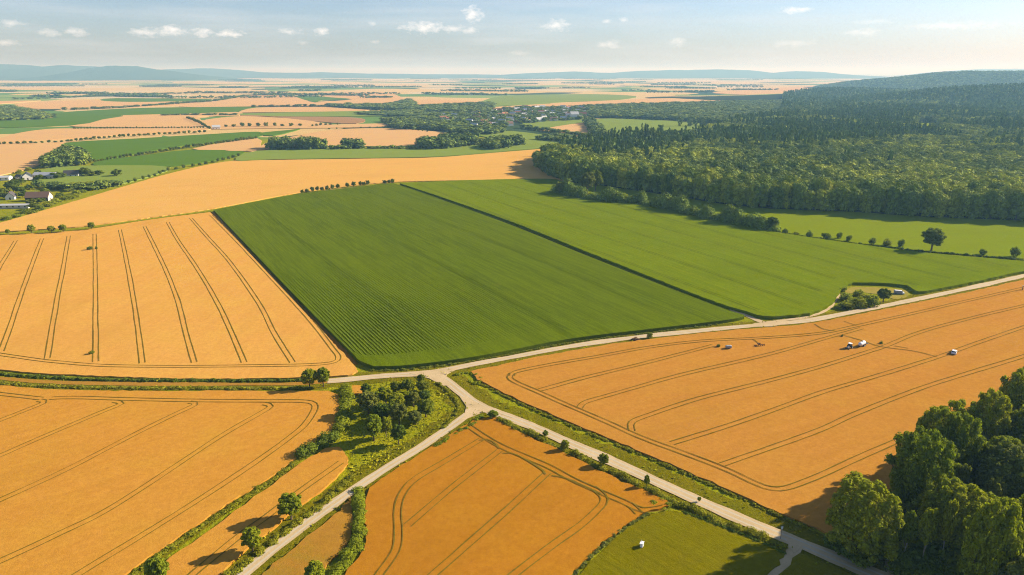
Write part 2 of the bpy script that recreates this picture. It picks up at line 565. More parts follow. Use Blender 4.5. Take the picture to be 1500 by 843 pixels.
def ribbon(name, L, w, z, mat, parent=None):
    w = np.broadcast_to(np.asarray(w, float), (len(L),))
    A = offset_line(L, w / 2); B = offset_line(L, -w / 2)
    n = len(L)
    V = np.zeros((2 * n, 3)); V[:n, :2] = A; V[n:, :2] = B; V[:, 2] = z
    i = np.arange(n - 1)
    F = np.stack([n + i, n + i + 1, i + 1, i], 1)
    return link(name, np_mesh(name, V, F, [mat]), parent=parent)

ZK = [0]
def zstep():
    ZK[0] += 1
    return 0.006 * ZK[0]

FIELDS = {}
def field(key, name, pix, h, mat, curve=False):
    poly = gpoly(pix)
    if key not in ('maize',):
        # the drilled edge wanders a little
        n0 = len(poly)
        out = []
        for i in range(n0):
            a, b = poly[i], poly[(i + 1) % n0]
            L = np.hypot(*(b - a))
            if L < 1e-6:
                continue
            k = max(1, int(L / 2.2)) if L < 600 else 1
            nrm = np.array([-(b - a)[1], (b - a)[0]]) / L
            for j in range(k):
                out.append(a + (b - a) * j / k + nrm * RNG.normal(0, 0.24))
        poly_j = np.array(out)
    else:
        poly_j = poly
    o = slab(name, poly_j, h + zstep(), mat)
    tag(o, kind='structure')
    o['top'] = float(h + 0.006 * ZK[0])
    FIELDS[key] = (o, poly)
    return o

def edge(pts, n=5):
    """smooth a run of traced corner points"""
    return [tuple(p) for p in catmull(pts, n)]

# --- near fields
F1 = field('left', 'wheat_field', edge([(-60, 349), (0, 346), (70, 342), (130, 337), (220, 323), (308, 312)]) + edge([(308, 312), (400, 407), (468, 482), (518, 536), (524, 546)]) + edge([(524, 547), (500, 552), (400, 556), (250, 556), (80, 550), (0, 543), (-60, 537)]), 0.55, W_LEFT)
F2 = field('upper', 'wheat_field', edge([(-60, 344), (0, 341), (70, 337), (130, 332), (220, 320), (311, 307), (440, 283), (560, 269), (700, 265), (812, 264)]) + [(860, 270), (800, 243), (832, 214)] + edge([(832, 216), (735, 224), (640, 231.5), (540, 233.5), (400, 235.5), (330, 238), (250, 255), (180, 275), (120, 293), (60, 311), (0, 328), (-60, 342)]), 0.8, W_BACK)
F3pix = edge([(313, 310.5), (440, 286.5), (575, 270.5)]) + edge([(577, 271), (640, 292.5), (750, 333), (850, 374), (950, 414), (1050, 453), (1090, 466)]) + edge([(1090, 468), (1060, 474), (950, 487), (830, 502), (700, 527), (600, 540), (548, 542)]) + edge([(548, 542), (526, 533), (516, 522), (470, 476), (400, 403), (313, 310.5)])[:-1]
F3 = field('maize', 'maize_field', F3pix, 1.5, MAIZE)
F4 = field('beans', 'bean_field', edge([(586, 271), (640, 268), (700, 265.8), (808, 264.5), (830, 274), (870, 291), (960, 306), (1060, 326), (1130, 342), (1250, 360), (1360, 374), (1500, 386), (1580, 392)]) + edge([(1580, 392), (1500, 401), (1420, 418), (1352, 431), (1336, 427)]) + edge([(1328, 422), (1300, 419), (1262, 418), (1246, 419), (1232, 428)]) + edge([(1226, 436), (1215, 450), (1185, 463), (1130, 468), (1108, 466)]) + edge([(1100, 462.5), (1050, 447.5), (950, 408.5), (850, 368.5), (750, 328), (640, 289)]), 1.5, G_SOY)
F5 = field('meadow', 'meadow_field', edge([(836, 266), (880, 272), (1000, 288), (1125, 304), (1250, 308), (1350, 316), (1500, 322), (1600, 326)]) + edge([(1600, 392), (1500, 380), (1360, 369.5), (1250, 356), (1130, 338), (1060, 322), (960, 302), (900, 291), (850, 281)]), 0.25, G_MEADOW)
F6 = field('right', 'wheat_field', edge([(690, 546), (760, 530.5), (850, 513.5), (950, 499), (1060, 486.5), (1130, 481), (1180, 476.5), (1250, 463.5), (1330, 447.5), (1420, 429), (1500, 411), (1620, 384)]) + [(1640, 560), (1500, 640), (1330, 790), (1240, 800)] + edge([(1195, 776), (1150, 758), (1100, 735), (1000, 690), (900, 648), (800, 606), (740, 578), (700, 558)]), 0.55, W_RIGHT)
F7 = field('centre', 'wheat_field', edge([(694, 618), (722, 614), (750, 630), (830, 666), (900, 702), (950, 724), (985, 741)]) + edge([(985, 742), (945, 753), (905, 780), (868, 810), (838, 843), (825, 860)]) + [(490, 865)] + edge([(500, 850), (530, 812), (537, 790), (534, 760), (540, 722), (560, 704), (590, 684), (650, 645), (690, 620)]), 0.55, W_MID)
F8 = field('dry', 'wheat_field', edge([(514, 730), (516, 750), (513, 788), (495, 815), (470, 838), (445, 858)]) + edge([(370, 858), (400, 829), (440, 797), (490, 756), (512, 733)]), 0.5, W_DRY)
F9 = field('green', 'young_crop_field', edge([(960, 753), (990, 749), (1040, 767), (1100, 790), (1150, 808)]) + edge([(1150, 810), (1135, 832), (1112, 862)]) + edge([(835, 865), (850, 842), (880, 810), (920, 775), (955, 754)]), 0.25, G_LOW)
F10 = field('lower', 'wheat_field', edge([(-80, 562), (0, 567), (75, 573), (200, 575), (400, 575), (480, 575)]) + edge([(497, 580), (500, 600), (494, 622), (478, 640), (455, 658), (400, 698), (300, 764), (180, 846), (100, 905)]) + [(-160, 905)], 0.55, W_LOW)
F11 = field('strip', 'wheat_field', edge([(478, 659), (498, 658), (508, 672), (504, 690), (470, 722), (438, 745), (395, 780), (330, 835), (300, 862)]) + edge([(200, 862), (250, 820), (330, 763), (400, 712), (450, 676), (476, 660)]), 0.55, W_LOW)
F12 = field('patch', 'wheat_field', [(512, 567), (528, 566), (530, 577), (518, 580)], 0.4, W_LOW)
F13 = field('shaded', 'meadow_field', [(1172, 812), (1250, 843), (1262, 862), (1130, 862), (1148, 838)], 0.2, G_LOW)

# --- tramlines pressed into the crops by the tractors
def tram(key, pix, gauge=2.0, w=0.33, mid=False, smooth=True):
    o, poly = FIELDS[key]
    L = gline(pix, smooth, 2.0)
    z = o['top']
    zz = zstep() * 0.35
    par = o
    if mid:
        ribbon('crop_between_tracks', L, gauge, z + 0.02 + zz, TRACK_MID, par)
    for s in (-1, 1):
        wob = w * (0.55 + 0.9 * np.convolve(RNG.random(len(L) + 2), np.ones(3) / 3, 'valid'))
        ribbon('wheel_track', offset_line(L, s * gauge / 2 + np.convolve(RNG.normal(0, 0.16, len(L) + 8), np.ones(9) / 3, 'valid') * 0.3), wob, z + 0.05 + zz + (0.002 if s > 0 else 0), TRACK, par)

T_LEFT = [[(23.5, 354), (10, 376), (0, 393), (-30, 450)], [(62, 351), (45, 395), (29, 440), (14, 485), (2, 517)],
          [(101, 347), (92, 400), (84, 440), (70, 527)], [(139, 344), (140, 400), (140.5, 440), (140.5, 532)],
          [(176, 338), (185, 380), (196, 440), (204, 495), (209, 534)], [(212, 333), (240, 390), (260, 440), (274, 495), (285, 533)],
          [(246, 327), (262, 355), (290, 396), (318, 444), (340, 490), (358, 533)],
          [(280, 321), (300, 344), (335, 383), (377, 442), (402, 490), (429, 533)],
          [(309, 316), (340, 347), (375, 384), (430, 443), (460, 477), (487, 512), (496, 525), (488, 533), (450, 536.5), (375, 538), (250, 539), (150, 537.5), (75, 531.5), (30, 525.5), (0, 521), (-40, 514)]]
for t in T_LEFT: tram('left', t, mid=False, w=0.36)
T_LOW = [[(-40, 575), (0, 579.5), (40, 584), (62, 586.5)],
         [(75, 586), (110, 585), (200, 587.5), (300, 589.5), (400, 590), (445, 590.5), (460, 594), (461, 603), (447, 625), (422, 646), (375, 680), (300, 730), (210, 787), (120, 842), (70, 875)],
         [(387, 594), (397, 598), (375, 612), (322, 643), (175, 740), (90, 784), (0, 826), (-60, 850)],
         [(278, 592), (287, 595), (252, 612), (196, 640), (100, 690), (0, 736), (-50, 757)],
         [(168, 590.5), (178, 594), (150, 606), (70, 640), (0, 671), (-40, 688)], [(58, 589), (66, 592), (40, 603), (0, 619), (-40, 636)]]
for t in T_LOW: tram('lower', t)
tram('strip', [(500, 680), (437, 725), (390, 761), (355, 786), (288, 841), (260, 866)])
T_MID = [[(686, 626.5), (731, 655), (801, 685), (842, 707), (892, 729), (922, 742), (936, 755)],
         [(706, 646), (650, 680), (607, 706), (589, 728), (583, 752), (584, 783), (580, 810), (556, 845), (540, 868)],
         [(732, 663), (665, 715), (597, 773)], [(803, 695), (781, 715), (740, 753), (640, 841), (605, 872)],
         [(868, 717), (882, 728), (885, 737), (877, 748), (850, 773), (812, 800), (757, 842), (720, 872)],
         [(922, 742), (940, 750), (960, 749), (974, 746)]]
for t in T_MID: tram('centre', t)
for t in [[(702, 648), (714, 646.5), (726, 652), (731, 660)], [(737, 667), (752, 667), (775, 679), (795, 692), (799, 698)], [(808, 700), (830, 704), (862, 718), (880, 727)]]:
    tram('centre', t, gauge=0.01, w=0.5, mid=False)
T_RIGHT = [[(750, 553), (756, 547), (800, 537.5), (875, 524.5), (950, 511), (1025, 502), (1125, 496.5), (1200, 490.5), (1250, 480.5), (1325, 464), (1400, 446.5), (1500, 423.5), (1560, 409)],
           [(750, 549), (747, 556), (757, 563), (787, 576), (825, 593), (862, 609), (896, 624), (938, 643), (1000, 666), (1062, 690), (1105, 710), (1130, 718.5), (1155, 717), (1200, 700), (1250, 677), (1300, 655), (1340, 638)],
           [(790, 574), (840, 560), (875, 551), (950, 533), (1045, 508)],
           [(849, 601), (857, 592), (890, 582), (925, 572), (1000, 551), (1125, 521.5), (1200, 500.5), (1262, 483)],
           [(926, 634), (926, 621), (952, 610), (1025, 586), (1125, 560.5), (1200, 540), (1275, 516.5), (1300, 508), (1350, 488), (1425, 467.5), (1500, 449.5), (1560, 435)],
           [(985, 652), (1055, 630), (1125, 606), (1200, 578.5), (1275, 556), (1350, 533), (1387, 521), (1430, 505), (1500, 481), (1560, 461)],
           [(1057, 684), (1125, 660), (1200, 633), (1255, 608), (1350, 571), (1425, 547), (1500, 524), (1560, 504)]]
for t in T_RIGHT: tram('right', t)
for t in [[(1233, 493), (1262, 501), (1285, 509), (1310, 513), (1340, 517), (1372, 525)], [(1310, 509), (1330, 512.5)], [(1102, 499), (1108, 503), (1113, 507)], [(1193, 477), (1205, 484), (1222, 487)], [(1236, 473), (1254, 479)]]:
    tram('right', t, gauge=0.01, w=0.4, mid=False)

# --- drilled maize rows standing proud of the closed canopy
MAIZE_C = G(500, 485)
def maize_rows():
    o, poly = FIELDS['maize']
    ca, sa = math.cos(MAIZE_ANG), math.sin(MAIZE_ANG)
    U = poly @ np.array([ca, sa]); W = poly @ np.array([-sa, ca])
    gap = 1.5
    Vs, Fs, base = [], [], 0
    n = len(poly)
    for w in np.arange(W.min() + 0.8, W.max() - 0.5, gap):
        xs = []
        for i in range(n):
            j = (i + 1) % n
            if (W[i] > w) != (W[j] > w):
                xs.append(U[i] + (w - W[i]) / (W[j] - W[i]) * (U[j] - U[i]))
        xs.sort()
        for a, b in zip(xs[::2], xs[1::2]):
            # headland along the road is sown across
            a += 13.0
            b -= 0.6
            if b - a < 4:
                continue
            m = int((b - a) / 1.6) + 2
            u = np.linspace(a, b, m)
            x = u * ca - w * sa; y = u * sa + w * ca
            d = np.hypot(x - MAIZE_C.x, y - MAIZE_C.y)
            amp = np.clip(1.25 - d / 88.0, 0.0, 1) * 0.20 + 0.012
            patchy = 0.75 + 0.25 * np.sin(x * 0.05 + 1.3) * np.sin(y * 0.04)
            top = 1.5 + 0.06 + amp * patchy * (0.7 + 0.6 * RNG.random(m))
            side = RNG.normal(0, 0.07, m)
            hw = 0.46
            P = np.zeros((3, m, 3))
            for q, (dw, zz) in enumerate(((-hw, None), (0, top), (hw, None))):
                P[q, :, 0] = x - (dw + side) * sa
                P[q, :, 1] = y + (dw + side) * ca
                P[q, :, 2] = 1.5 if zz is None else zz
            Vs.append(P.reshape(-1, 3))
            i = np.arange(m - 1)
            Fs.append(np.concatenate([np.stack([i, i + m, i + m + 1, i + 1], 1), np.stack([i + m, i + 2 * m, i + 2 * m + 1, i + m + 1], 1)]) + base)
            base += 3 * m
    V = np.concatenate(Vs); F = np.concatenate(Fs)[:, ::-1]
    ro = link('maize_rows', np_mesh('maize_rows', V, F, [MAIZE]), parent=o)
    tag(ro, kind='stuff')
maize_rows()

# --- faint wheel lines left in the green crops
LINE_BEAN = crop('bean_wheel_line', (0.100, 0.125, 0.004), (0.12, 0.145, 0.005), (0.07, 0.09, 0.003), patch=12, patch_amt=1.0)
LINE_MAIZE = crop('maize_wheel_line', (0.098, 0.138, 0.002), (0.12, 0.155, 0.002), (0.07, 0.10, 0.002), patch=10, patch_amt=1.0)
def field_lines(key, ang, gap, start, w, mat, z):
    o, poly = FIELDS[key]
    ca, sa = math.cos(ang), math.sin(ang)
    U = poly @ np.array([ca, sa]); W = poly @ np.array([-sa, ca])
    n = len(poly)
    for q, wv in enumerate(np.arange(W.min() + start, W.max() - 3, gap)):
        xs = []
        for i in range(n):
            j = (i + 1) % n
            if (W[i] > wv) != (W[j] > wv):
                xs.append(U[i] + (wv - W[i]) / (W[j] - W[i]) * (U[j] - U[i]))
        xs.sort()
        for a, b in zip(xs[::2], xs[1::2]):
            a += 9; b -= 9
            if b - a < 20:
                continue
            u = np.arange(a, b, 4.0)
            sway = 1.2 * np.sin(u / 70.0 + q) + np.convolve(RNG.normal(0, 0.25, len(u) + 4), np.ones(5) / 5, 'valid')
            L = np.stack([u * ca - (wv + sway) * sa, u * sa + (wv + sway) * ca], 1)
            for sd in (-1.0, 1.0):
                ribbon('wheel_track', offset_line(L, sd), w * (0.35 + 0.9 * RNG.random(len(L))), z + 0.002 * sd, mat, o)
field_lines('beans', DITCH_ANG, 27.0, 14.0, 0.55, LINE_BEAN, FIELDS['beans'][0]['top'] + 0.05)
field_lines('maize', MAIZE_ANG, 54.0, 40.0, 0.5, LINE_MAIZE, FIELDS['maize'][0]['top'] + 0.16)

# --- far fields on the plain
far = [
    ('far_wheat_field', [(-40, 214), (60, 211), (94, 209), (88, 219), (70, 236), (48, 247), (0, 258), (-40, 262)], W_FAR),
    ('far_crop_field', [(98, 210), (200, 204), (300, 198), (378, 194), (376, 202), (275, 213.5), (200, 226), (134, 237), (100, 221)], G_FAR),
    ('far_crop_field', [(146, 237), (200, 230), (275, 221), (345, 222), (356, 226), (310, 237), (250, 245), (180, 246), (138, 243)], G_FAR),
    ('far_grass_field', [(60, 250), (135, 244), (250, 246), (190, 268), (120, 279), (60, 271)], G_FAR2),
    ('far_wheat_field', [(282, 219), (376, 203), (376, 222), (346, 221)], W_FAR),
    ('far_wheat_field', [(-30, 206), (0, 204), (22, 197), (60, 191), (108, 189), (298, 188.5), (290, 192), (200, 197), (115, 203), (0, 210), (-30, 212)], W_FAR),
    ('far_wheat_field', [(112, 186.5), (130, 181), (165, 172), (225, 165), (342, 164.5), (350, 170), (288, 172), (300, 186)], W_FAR),
    ('far_crop_field', [(-30, 178), (0, 177), (70, 173.5), (180, 170), (150, 176), (110, 184), (-30, 188)], G_FAR),
    ('far_wheat_field', [(302, 176), (385, 170), (480, 182), (460, 187), (330, 190), (306, 188)], W_FAR),
    ('far_crop_field', [(70, 167), (180, 160), (262, 158), (385, 157), (372, 162), (342, 165), (150, 170.5), (80, 172.5)], G_FAR),
    ('far_wheat_field', [(18, 155), (60, 150), (160, 147), (310, 152), (240, 156), (120, 160), (50, 160)], W_FAR),
    ('far_crop_field', [(148, 148), (170, 144.5), (310, 146), (262, 149), (190, 150)], G_FAR),
    ('far_wheat_field', [(-30, 158), (0, 153), (60, 148), (-30, 150)], W_FAR),
    ('far_wheat_field', [(262, 157), (330, 147), (375, 139), (432, 141), (452, 149), (474, 155), (375, 156.5)], W_FAR),
    ('far_crop_field', [(432, 141), (470, 142), (516, 145), (474, 147), (458, 150)], G_FAR),
    ('far_wheat_field', [(470, 142), (455, 137), (560, 136), (592, 147), (545, 153), (478, 154), (460, 151), (517, 146)], W_FAR),
    ('far_wheat_field', [(350, 165), (375, 158.5), (440, 157.5), (520, 158), (535, 163), (375, 165.5)], W_FAR),
    ('far_crop_field', [(352, 168), (375, 166.5), (530, 163.5), (600, 164), (625, 169), (530, 171.5), (375, 171)], G_FAR2),
    ('tilled_field', [(352, 170), (375, 171.5), (510, 172.5), (535, 178), (500, 182), (386, 170.5)], BARE),
    ('far_wheat_field', [(386, 182), (500, 184), (560, 182), (562, 186), (480, 188.5), (385, 188)], W_FAR),
    ('far_wheat_field', [(330, 222), (376, 217), (395, 209), (440, 199), (490, 191), (560, 189), (640, 194), (672, 200), (650, 207), (615, 214), (500, 216), (420, 217), (376, 222)], W_FAR),
    ('far_grass_field', [(345, 236.5), (376, 222.5), (500, 218.5), (640, 219), (700, 213), (725, 205), (690, 197), (750, 193), (835, 206), (836, 214), (735, 223), (640, 231), (540, 233), (400, 235)], G_FAR2),
    ('far_crop_field', [(380, 196), (420, 192), (440, 190), (400, 200)], G_FAR),
    ('far_crop_field', [(700, 154), (740, 141), (860, 138.5), (932, 141.5), (900, 147.5), (830, 150), (750, 155)], G_FAR2),
    ('far_wheat_field', [(700, 160), (755, 155.5), (900, 147.5), (980, 144.5), (1066, 147), (1052, 152), (900, 156.5), (760, 159)], W_FAR),
    ('far_grass_field', [(862, 178), (900, 174.5), (1000, 179), (1066, 184), (1060, 190), (940, 198), (872, 192)], G_FAR2),
    ('far_grass_field', [(766, 181), (855, 174.5), (862, 180), (792, 190)], G_FAR2),
    ('far_wheat_field', [(792, 190.5), (858, 180.5), (872, 187), (842, 196), (802, 193)], W_FAR),
    ('far_wheat_field', [(842, 196.5), (872, 188), (877, 198), (850, 202)], W_FAR),
    ('far_wheat_field', [(1050, 135), (1125, 130), (1200, 126), (1268, 121), (1268, 127), (1130, 138), (1060, 138)], W_FAR),
    ('far_wheat_field', [(560, 150), (630, 146.5), (700, 150), (640, 156)], W_FAR),
    ('far_wheat_field', [(650, 166), (700, 163.5), (706, 168), (665, 169)], W_FAR),
]
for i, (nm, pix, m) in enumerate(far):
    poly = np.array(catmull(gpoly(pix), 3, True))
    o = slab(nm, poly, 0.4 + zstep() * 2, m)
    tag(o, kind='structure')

# --- roads
def road(name, pix, w, mat, z, ruts=None):
    L = gline(pix, True, 2.0)
    ww = w + 0.35 * np.convolve(RNG.normal(0, 1, len(L) + 8), np.ones(9) / 3, 'valid')[:len(L)]
    o = ribbon(name, L, ww, z, mat)
    tag(o, kind='structure')
    if ruts:
        for s in (-1, 1):
            ribbon('wheel_rut', offset_line(L, s * ruts), 0.55 + 0.15 * RNG.random(len(L)), z + 0.006, RUT, o)
    return L
PA = [(480, 559), (520, 555.5), (560, 551.5), (620, 547.5), (650, 543), (700, 533), (760, 522), (830, 509), (890, 500), (950, 492.5), (1000, 487.5), (1060, 481.5), (1110, 477), (1180, 470.5), (1250, 457.5), (1330, 441.5), (1420, 422.5), (1500, 404.5), (1620, 377)]
PB = [(630, 546), (652, 557), (672, 573), (696, 591), (720, 603), (781, 626), (841, 653), (906, 681), (1000, 724), (1075, 757), (1125, 778), (1175, 798), (1225, 819), (1275, 840), (1330, 863)]
PC = [(704, 597), (690, 604), (670, 619), (640, 640), (610, 660), (570, 684), (520, 717), (470, 752), (420, 790), (380, 822), (340, 855), (310, 880)]
LA = road('gravel_road', PA, 4.2, GRAVEL, 0.160, 0.85)
LB = road('gravel_road', PB, 4.4, GRAVEL, 0.175, 0.9)
LC = road('gravel_road', PC, 3.2, GRAVEL, 0.19, 0.75)
LD = road('farm_track', [(-60, 548), (0, 554.5), (75, 560.5), (200, 563), (375, 563.5), (440, 562.5), (490, 558)], 3.0, TRACK_MID, 0.13, None)
LE = road('farm_track', [(1168, 795), (1160, 811), (1142, 829), (1112, 852)], 2.6, GRAVEL, 0.14)
LF = road('farm_track', [(1316, 858), (1308, 840), (1306, 822), (1312, 806)], 2.6, GRAVEL, 0.145)
LG = road('farm_track', [(1125, 475), (1110, 470), (1092, 462), (1070, 454)], 2.4, GRAVEL, 0.148)
LH = road('footpath', [(1120, 473.5), (1150, 469.5), (1185, 464.5), (1212, 454), (1222, 442), (1229, 431)], 2.2, GRAVEL, 0.152)
for nm, pix, z in (('road_junction', [(600, 548), (625, 544), (652, 541), (672, 540), (655, 549), (652, 556), (662, 565), (650, 566), (628, 555)], 0.205),
                   ('road_junction', [(672, 580), (688, 585), (712, 597), (750, 613), (728, 606), (706, 605), (684, 614), (668, 622), (680, 609), (683, 596)], 0.212),
                   ('road_junction', [(1090, 480), (1106, 474), (1118, 473), (1150, 471), (1170, 472), (1130, 479)], 0.200),
                   ('road_junction', [(1150, 786), (1180, 799), (1172, 804), (1164, 812), (1156, 802)], 0.208)):
    o = slab(nm, gpoly(pix), z, GRAVEL, 0.0)
    tag(o, kind='structure')

# --- verges, ditches and the pale clearing by the pond
VK = [0]
def verge(pix, w, z=0.03, mat=None, name='grass_verge', smooth=True):
    VK[0] += 1
    L = gline(pix, smooth, 2.0)
    ww = w * (0.85 + 0.3 * RNG.random(len(L)))
    o = ribbon(name, L, ww, z * 0.5 + 0.005 * VK[0], mat or VERGE)
    tag(o, kind='structure')
    return L
verge(PA, 11.0)
verge(PB, 15.0)
verge(PC, 13.0)
verge([(-60, 542), (0, 548), (75, 555), (200, 558.5), (375, 559), (500, 554)], 3.0, 0.04)
verge([(-60, 553), (0, 561), (75, 567), (200, 569), (400, 569), (480, 567)], 4.0, 0.04)
verge([(482, 648), (440, 668), (400, 702), (300, 767), (190, 846), (150, 876)], 3.6, 0.045)
verge([(640, 290.5), (750, 330.3), (850, 371), (950, 411), (1050, 450), (1096, 464)], 2.6, 0.05, DITCH, 'field_ditch')
verge([(311, 311.5), (400, 406), (470, 480), (520, 535)], 3.0, 0.05, TRACK_MID, 'field_margin')
verge([(-60, 347), (0, 344), (70, 340), (130, 335), (220, 322), (309, 310)], 2.4, 0.06, VERGE, 'field_margin')
verge([(440, 285.5), (480, 279.5), (530, 274), (580, 270)], 6.0, 0.06, W_FAR, 'field_margin')
o = slab('clearing_path', gpoly(edge([(1232, 431), (1246, 422), (1270, 421), (1300, 423), (1326, 426), (1330, 434), (1314, 439), (1300, 436), (1280, 431), (1258, 429), (1240, 432)])), 0.16, W_PALE)
tag(o, kind='structure')

# ------------------------------------------------------------------ foliage builders
CUBE_V = None
def quad_sphere(n=2):
    """cube sphere of quads"""
    V, F = [], []
    for ax in range(3):
        for s in (-1, 1):
            b = len(V)
            for i in range(n + 1):
                for j in range(n + 1):
                    a, c = -1 + 2 * i / n, -1 + 2 * j / n
                    p = [0, 0, 0]
                    p[ax] = s; p[(ax + 1) % 3] = a; p[(ax + 2) % 3] = c
                    V.append(p)
            for i in range(n):
                for j in range(n):
                    q = [b + i * (n + 1) + j, b + (i + 1) * (n + 1) + j, b + (i + 1) * (n + 1) + j + 1, b + i * (n + 1) + j + 1]
                    F.append(q if s > 0 else q[::-1])
    V = np.array(V, float)
    V /= np.linalg.norm(V, axis=1, keepdims=True)
    return V, np.array(F)
QS = {n: quad_sphere(n) for n in (1, 2, 3)}

def leaf_quads(P, N, size, rng, tilt=0.55, aspect=0.75):
    """one leaf clump per point P facing about N"""
    m = len(P)
    N = N + rng.normal(0, tilt, (m, 3))
    N /= np.linalg.norm(N, axis=1, keepdims=True) + 1e-9
    A = np.cross(N, rng.normal(0, 1, (m, 3)))
    A /= np.linalg.norm(A, axis=1, keepdims=True) + 1e-9
    B = np.cross(N, A)
    s = size * (0.6 + 0.8 * rng.random(m))[:, None]
    a, b = A * s * 0.5, B * s * 0.5 * aspect
    bend = N * s * 0.12
    V = np.stack([P - a - b * 0.6, P + a * 0.3 - b + bend, P + a + b * 0.6, P - a * 0.3 + b + bend], 1).reshape(-1, 3)
    F = np.arange(4 * m).reshape(m, 4)
    return V, F

def crown_np(lobes, n_leaves, size, rng, core=0.80, core_n=2, tilt=0.42, droop=0.0):
    """lobes: list of (centre, radii) -> quads of leaf clumps over the lobes plus a dim leafy core in each"""
    C = np.array([l[0] for l in lobes], float); Rr = np.array([l[1] for l in lobes], float)
    area = (Rr[:, 0] * Rr[:, 1] + Rr[:, 0] * Rr[:, 2] + Rr[:, 1] * Rr[:, 2])
    cnt = rng.multinomial(int(n_leaves * 1.35), area / area.sum())
    Ps, Ns = [], []
    for i, k in enumerate(cnt):
        d = rng.normal(0, 1, (k, 3)); d /= np.linalg.norm(d, axis=1, keepdims=True) + 1e-9
        r = 0.80 + 0.40 * rng.random((k, 1))
        P = C[i] + d * Rr[i] * r
        nn = d / Rr[i]; nn /= np.linalg.norm(nn, axis=1, keepdims=True)
        keep = np.ones(k, bool)
        for j in range(len(lobes)):
            if j != i:
                keep &= (((P - C[j]) / Rr[j]) ** 2).sum(1) > 0.72
        Ps.append(P[keep]); Ns.append(nn[keep])
    P = np.concatenate(Ps); N = np.concatenate(Ns)
    N[:, 2] += 0.55
    V, F = leaf_quads(P, N, size, rng, tilt)
    if core > 0:
        qv, qf = QS[core_n]
        parts_v, parts_f, b = [V], [F], len(V)
        for i in range(len(lobes)):
            v = C[i] + qv * Rr[i] * core * (0.92 + 0.16 * rng.random((len(qv), 1)) * 0)
            parts_v.append(v); parts_f.append(qf + b); b += len(v)
        V = np.concatenate(parts_v); F = np.concatenate(parts_f)
    return V, F

def tube_np(pts, radii, sides=6):
    pts = np.array(pts, float)
    V, F = [], []
    T = np.gradient(pts, axis=0)
    for i, p in enumerate(pts):
        t = T[i] / (np.linalg.norm(T[i]) + 1e-9)
        a = np.cross(t, [0.3, 0.9, 0.1]); a /= np.linalg.norm(a)
        b = np.cross(t, a)
        for s in range(sides):
            th = 2 * math.pi * s / sides
            V.append(p + (a * math.cos(th) + b * math.sin(th)) * radii[i])
    for i in range(len(pts) - 1):
        for s in range(sides):
            s2 = (s + 1) % sides
            F.append([i * sides + s, i * sides + s2, (i + 1) * sides + s2, (i + 1) * sides + s])
    return np.array(V), np.array(F)

def merge_np(*vf):
    V, F, idx, b = [], [], [], 0
    for k, (v, f) in enumerate(vf):
        V.append(v); F.append(f + b); idx.append(np.full(len(f), k)); b += len(v)
    return np.concatenate(V), np.concatenate(F), np.concatenate(idx)

def broad_lobes(rng, n, low=0.22, spread=0.36, flat=1.0):
    """crown of a tree 1 m tall: a body and n leafy clumps standing out of it"""
    cz, rz = (low + 0.95) / 2, (0.95 - low) / 2
    lobes = [(np.array([0, 0, cz]), np.array([spread * 0.72, spread * 0.72, rz * 0.80]))]
    rc = 1.15 / math.sqrt(n)
    ph = rng.uniform(0, 6.28)
    ax, ay = rng.uniform(0.85, 1.12, 2)
    for k in range(n):
        u = 1 - 1.75 * (k + 0.5) / n
        th = ph + k * 2.39996 + rng.uniform(-0.35, 0.35)
        rad = math.sqrt(max(0.0, 1 - u * u)) ** 0.8
        q = rng.uniform(0.66, 0.95)
        bulge = 1 + 0.09 * math.sin(2 * th + ph) + 0.07 * math.sin(3 * th + 5 * u)
        r = rc * spread * rng.uniform(0.7, 1.25)
        lobes.append((np.array([math.cos(th) * rad * spread * q * bulge * ax, math.sin(th) * rad * spread * q * bulge * ay, cz + u * rz * (0.82 + 0.18 * q)]), np.array([r, r, r * rng.uniform(0.7, 0.95) * flat])))
    return lobes

def dome_lobes(rng, n, skirt=0):
    """closed-canopy tree 1 m tall: a broad round head, with leafy sides down to the ground when it stands at an edge"""
    lobes = [(np.array([0, 0, 0.66]), np.array([0.38, 0.38, 0.27]))]
    ph = rng.uniform(0, 6.28)
    for k in range(n):
        u = 0.97 - 1.35 * (k + 0.5) / n
        th = ph + k * 2.39996 + rng.uniform(-0.3, 0.3)
        rad = math.sqrt(max(0.0, 1 - u * u)) ** 0.85
        q = rng.uniform(0.74, 1.0)
        r = rng.uniform(0.13, 0.20)
        lobes.append((np.array([math.cos(th) * rad * 0.34 * q, math.sin(th) * rad * 0.34 * q, 0.66 + u * 0.22 * q]), np.array([r, r, r * 0.66])))
    for k in range(skirt):
        th = ph + k * 2.39996
        z = 0.10 + 0.40 * (k + 0.5) / skirt
        r = rng.uniform(0.15, 0.22)
        rr = rng.uniform(0.16, 0.27)
        lobes.append((np.array([math.cos(th) * rr, math.sin(th) * rr, z]), np.array([r, r, r * 0.8])))
    return lobes

def trunk_np(rng, lobes, low=0.22, r=0.022, limbs=4):
    lean = rng.uniform(-0.03, 0.03, 2)
    base = tube_np([(0, 0, -0.02), (0, 0, 0.04), (lean[0], lean[1], low + 0.1), (lean[0] * 1.6, lean[1] * 1.6, 0.62)], [r * 1.45, r, r * 0.8, r * 0.3], 7)
    parts = [base]
    for k in range(limbs):
        c = lobes[1 + k * max(1, (len(lobes) - 1) // limbs)][0]
        s = np.array([lean[0], lean[1], low * (0.75 + 0.25 * rng.random())])
        mid = s * 0.5 + c * 0.5 + np.array([0, 0, -0.03])
        parts.append(tube_np([s, mid, c], [r * 0.5, r * 0.36, r * 0.15], 5))
    V, F, _ = merge_np(*parts)
    return V, F

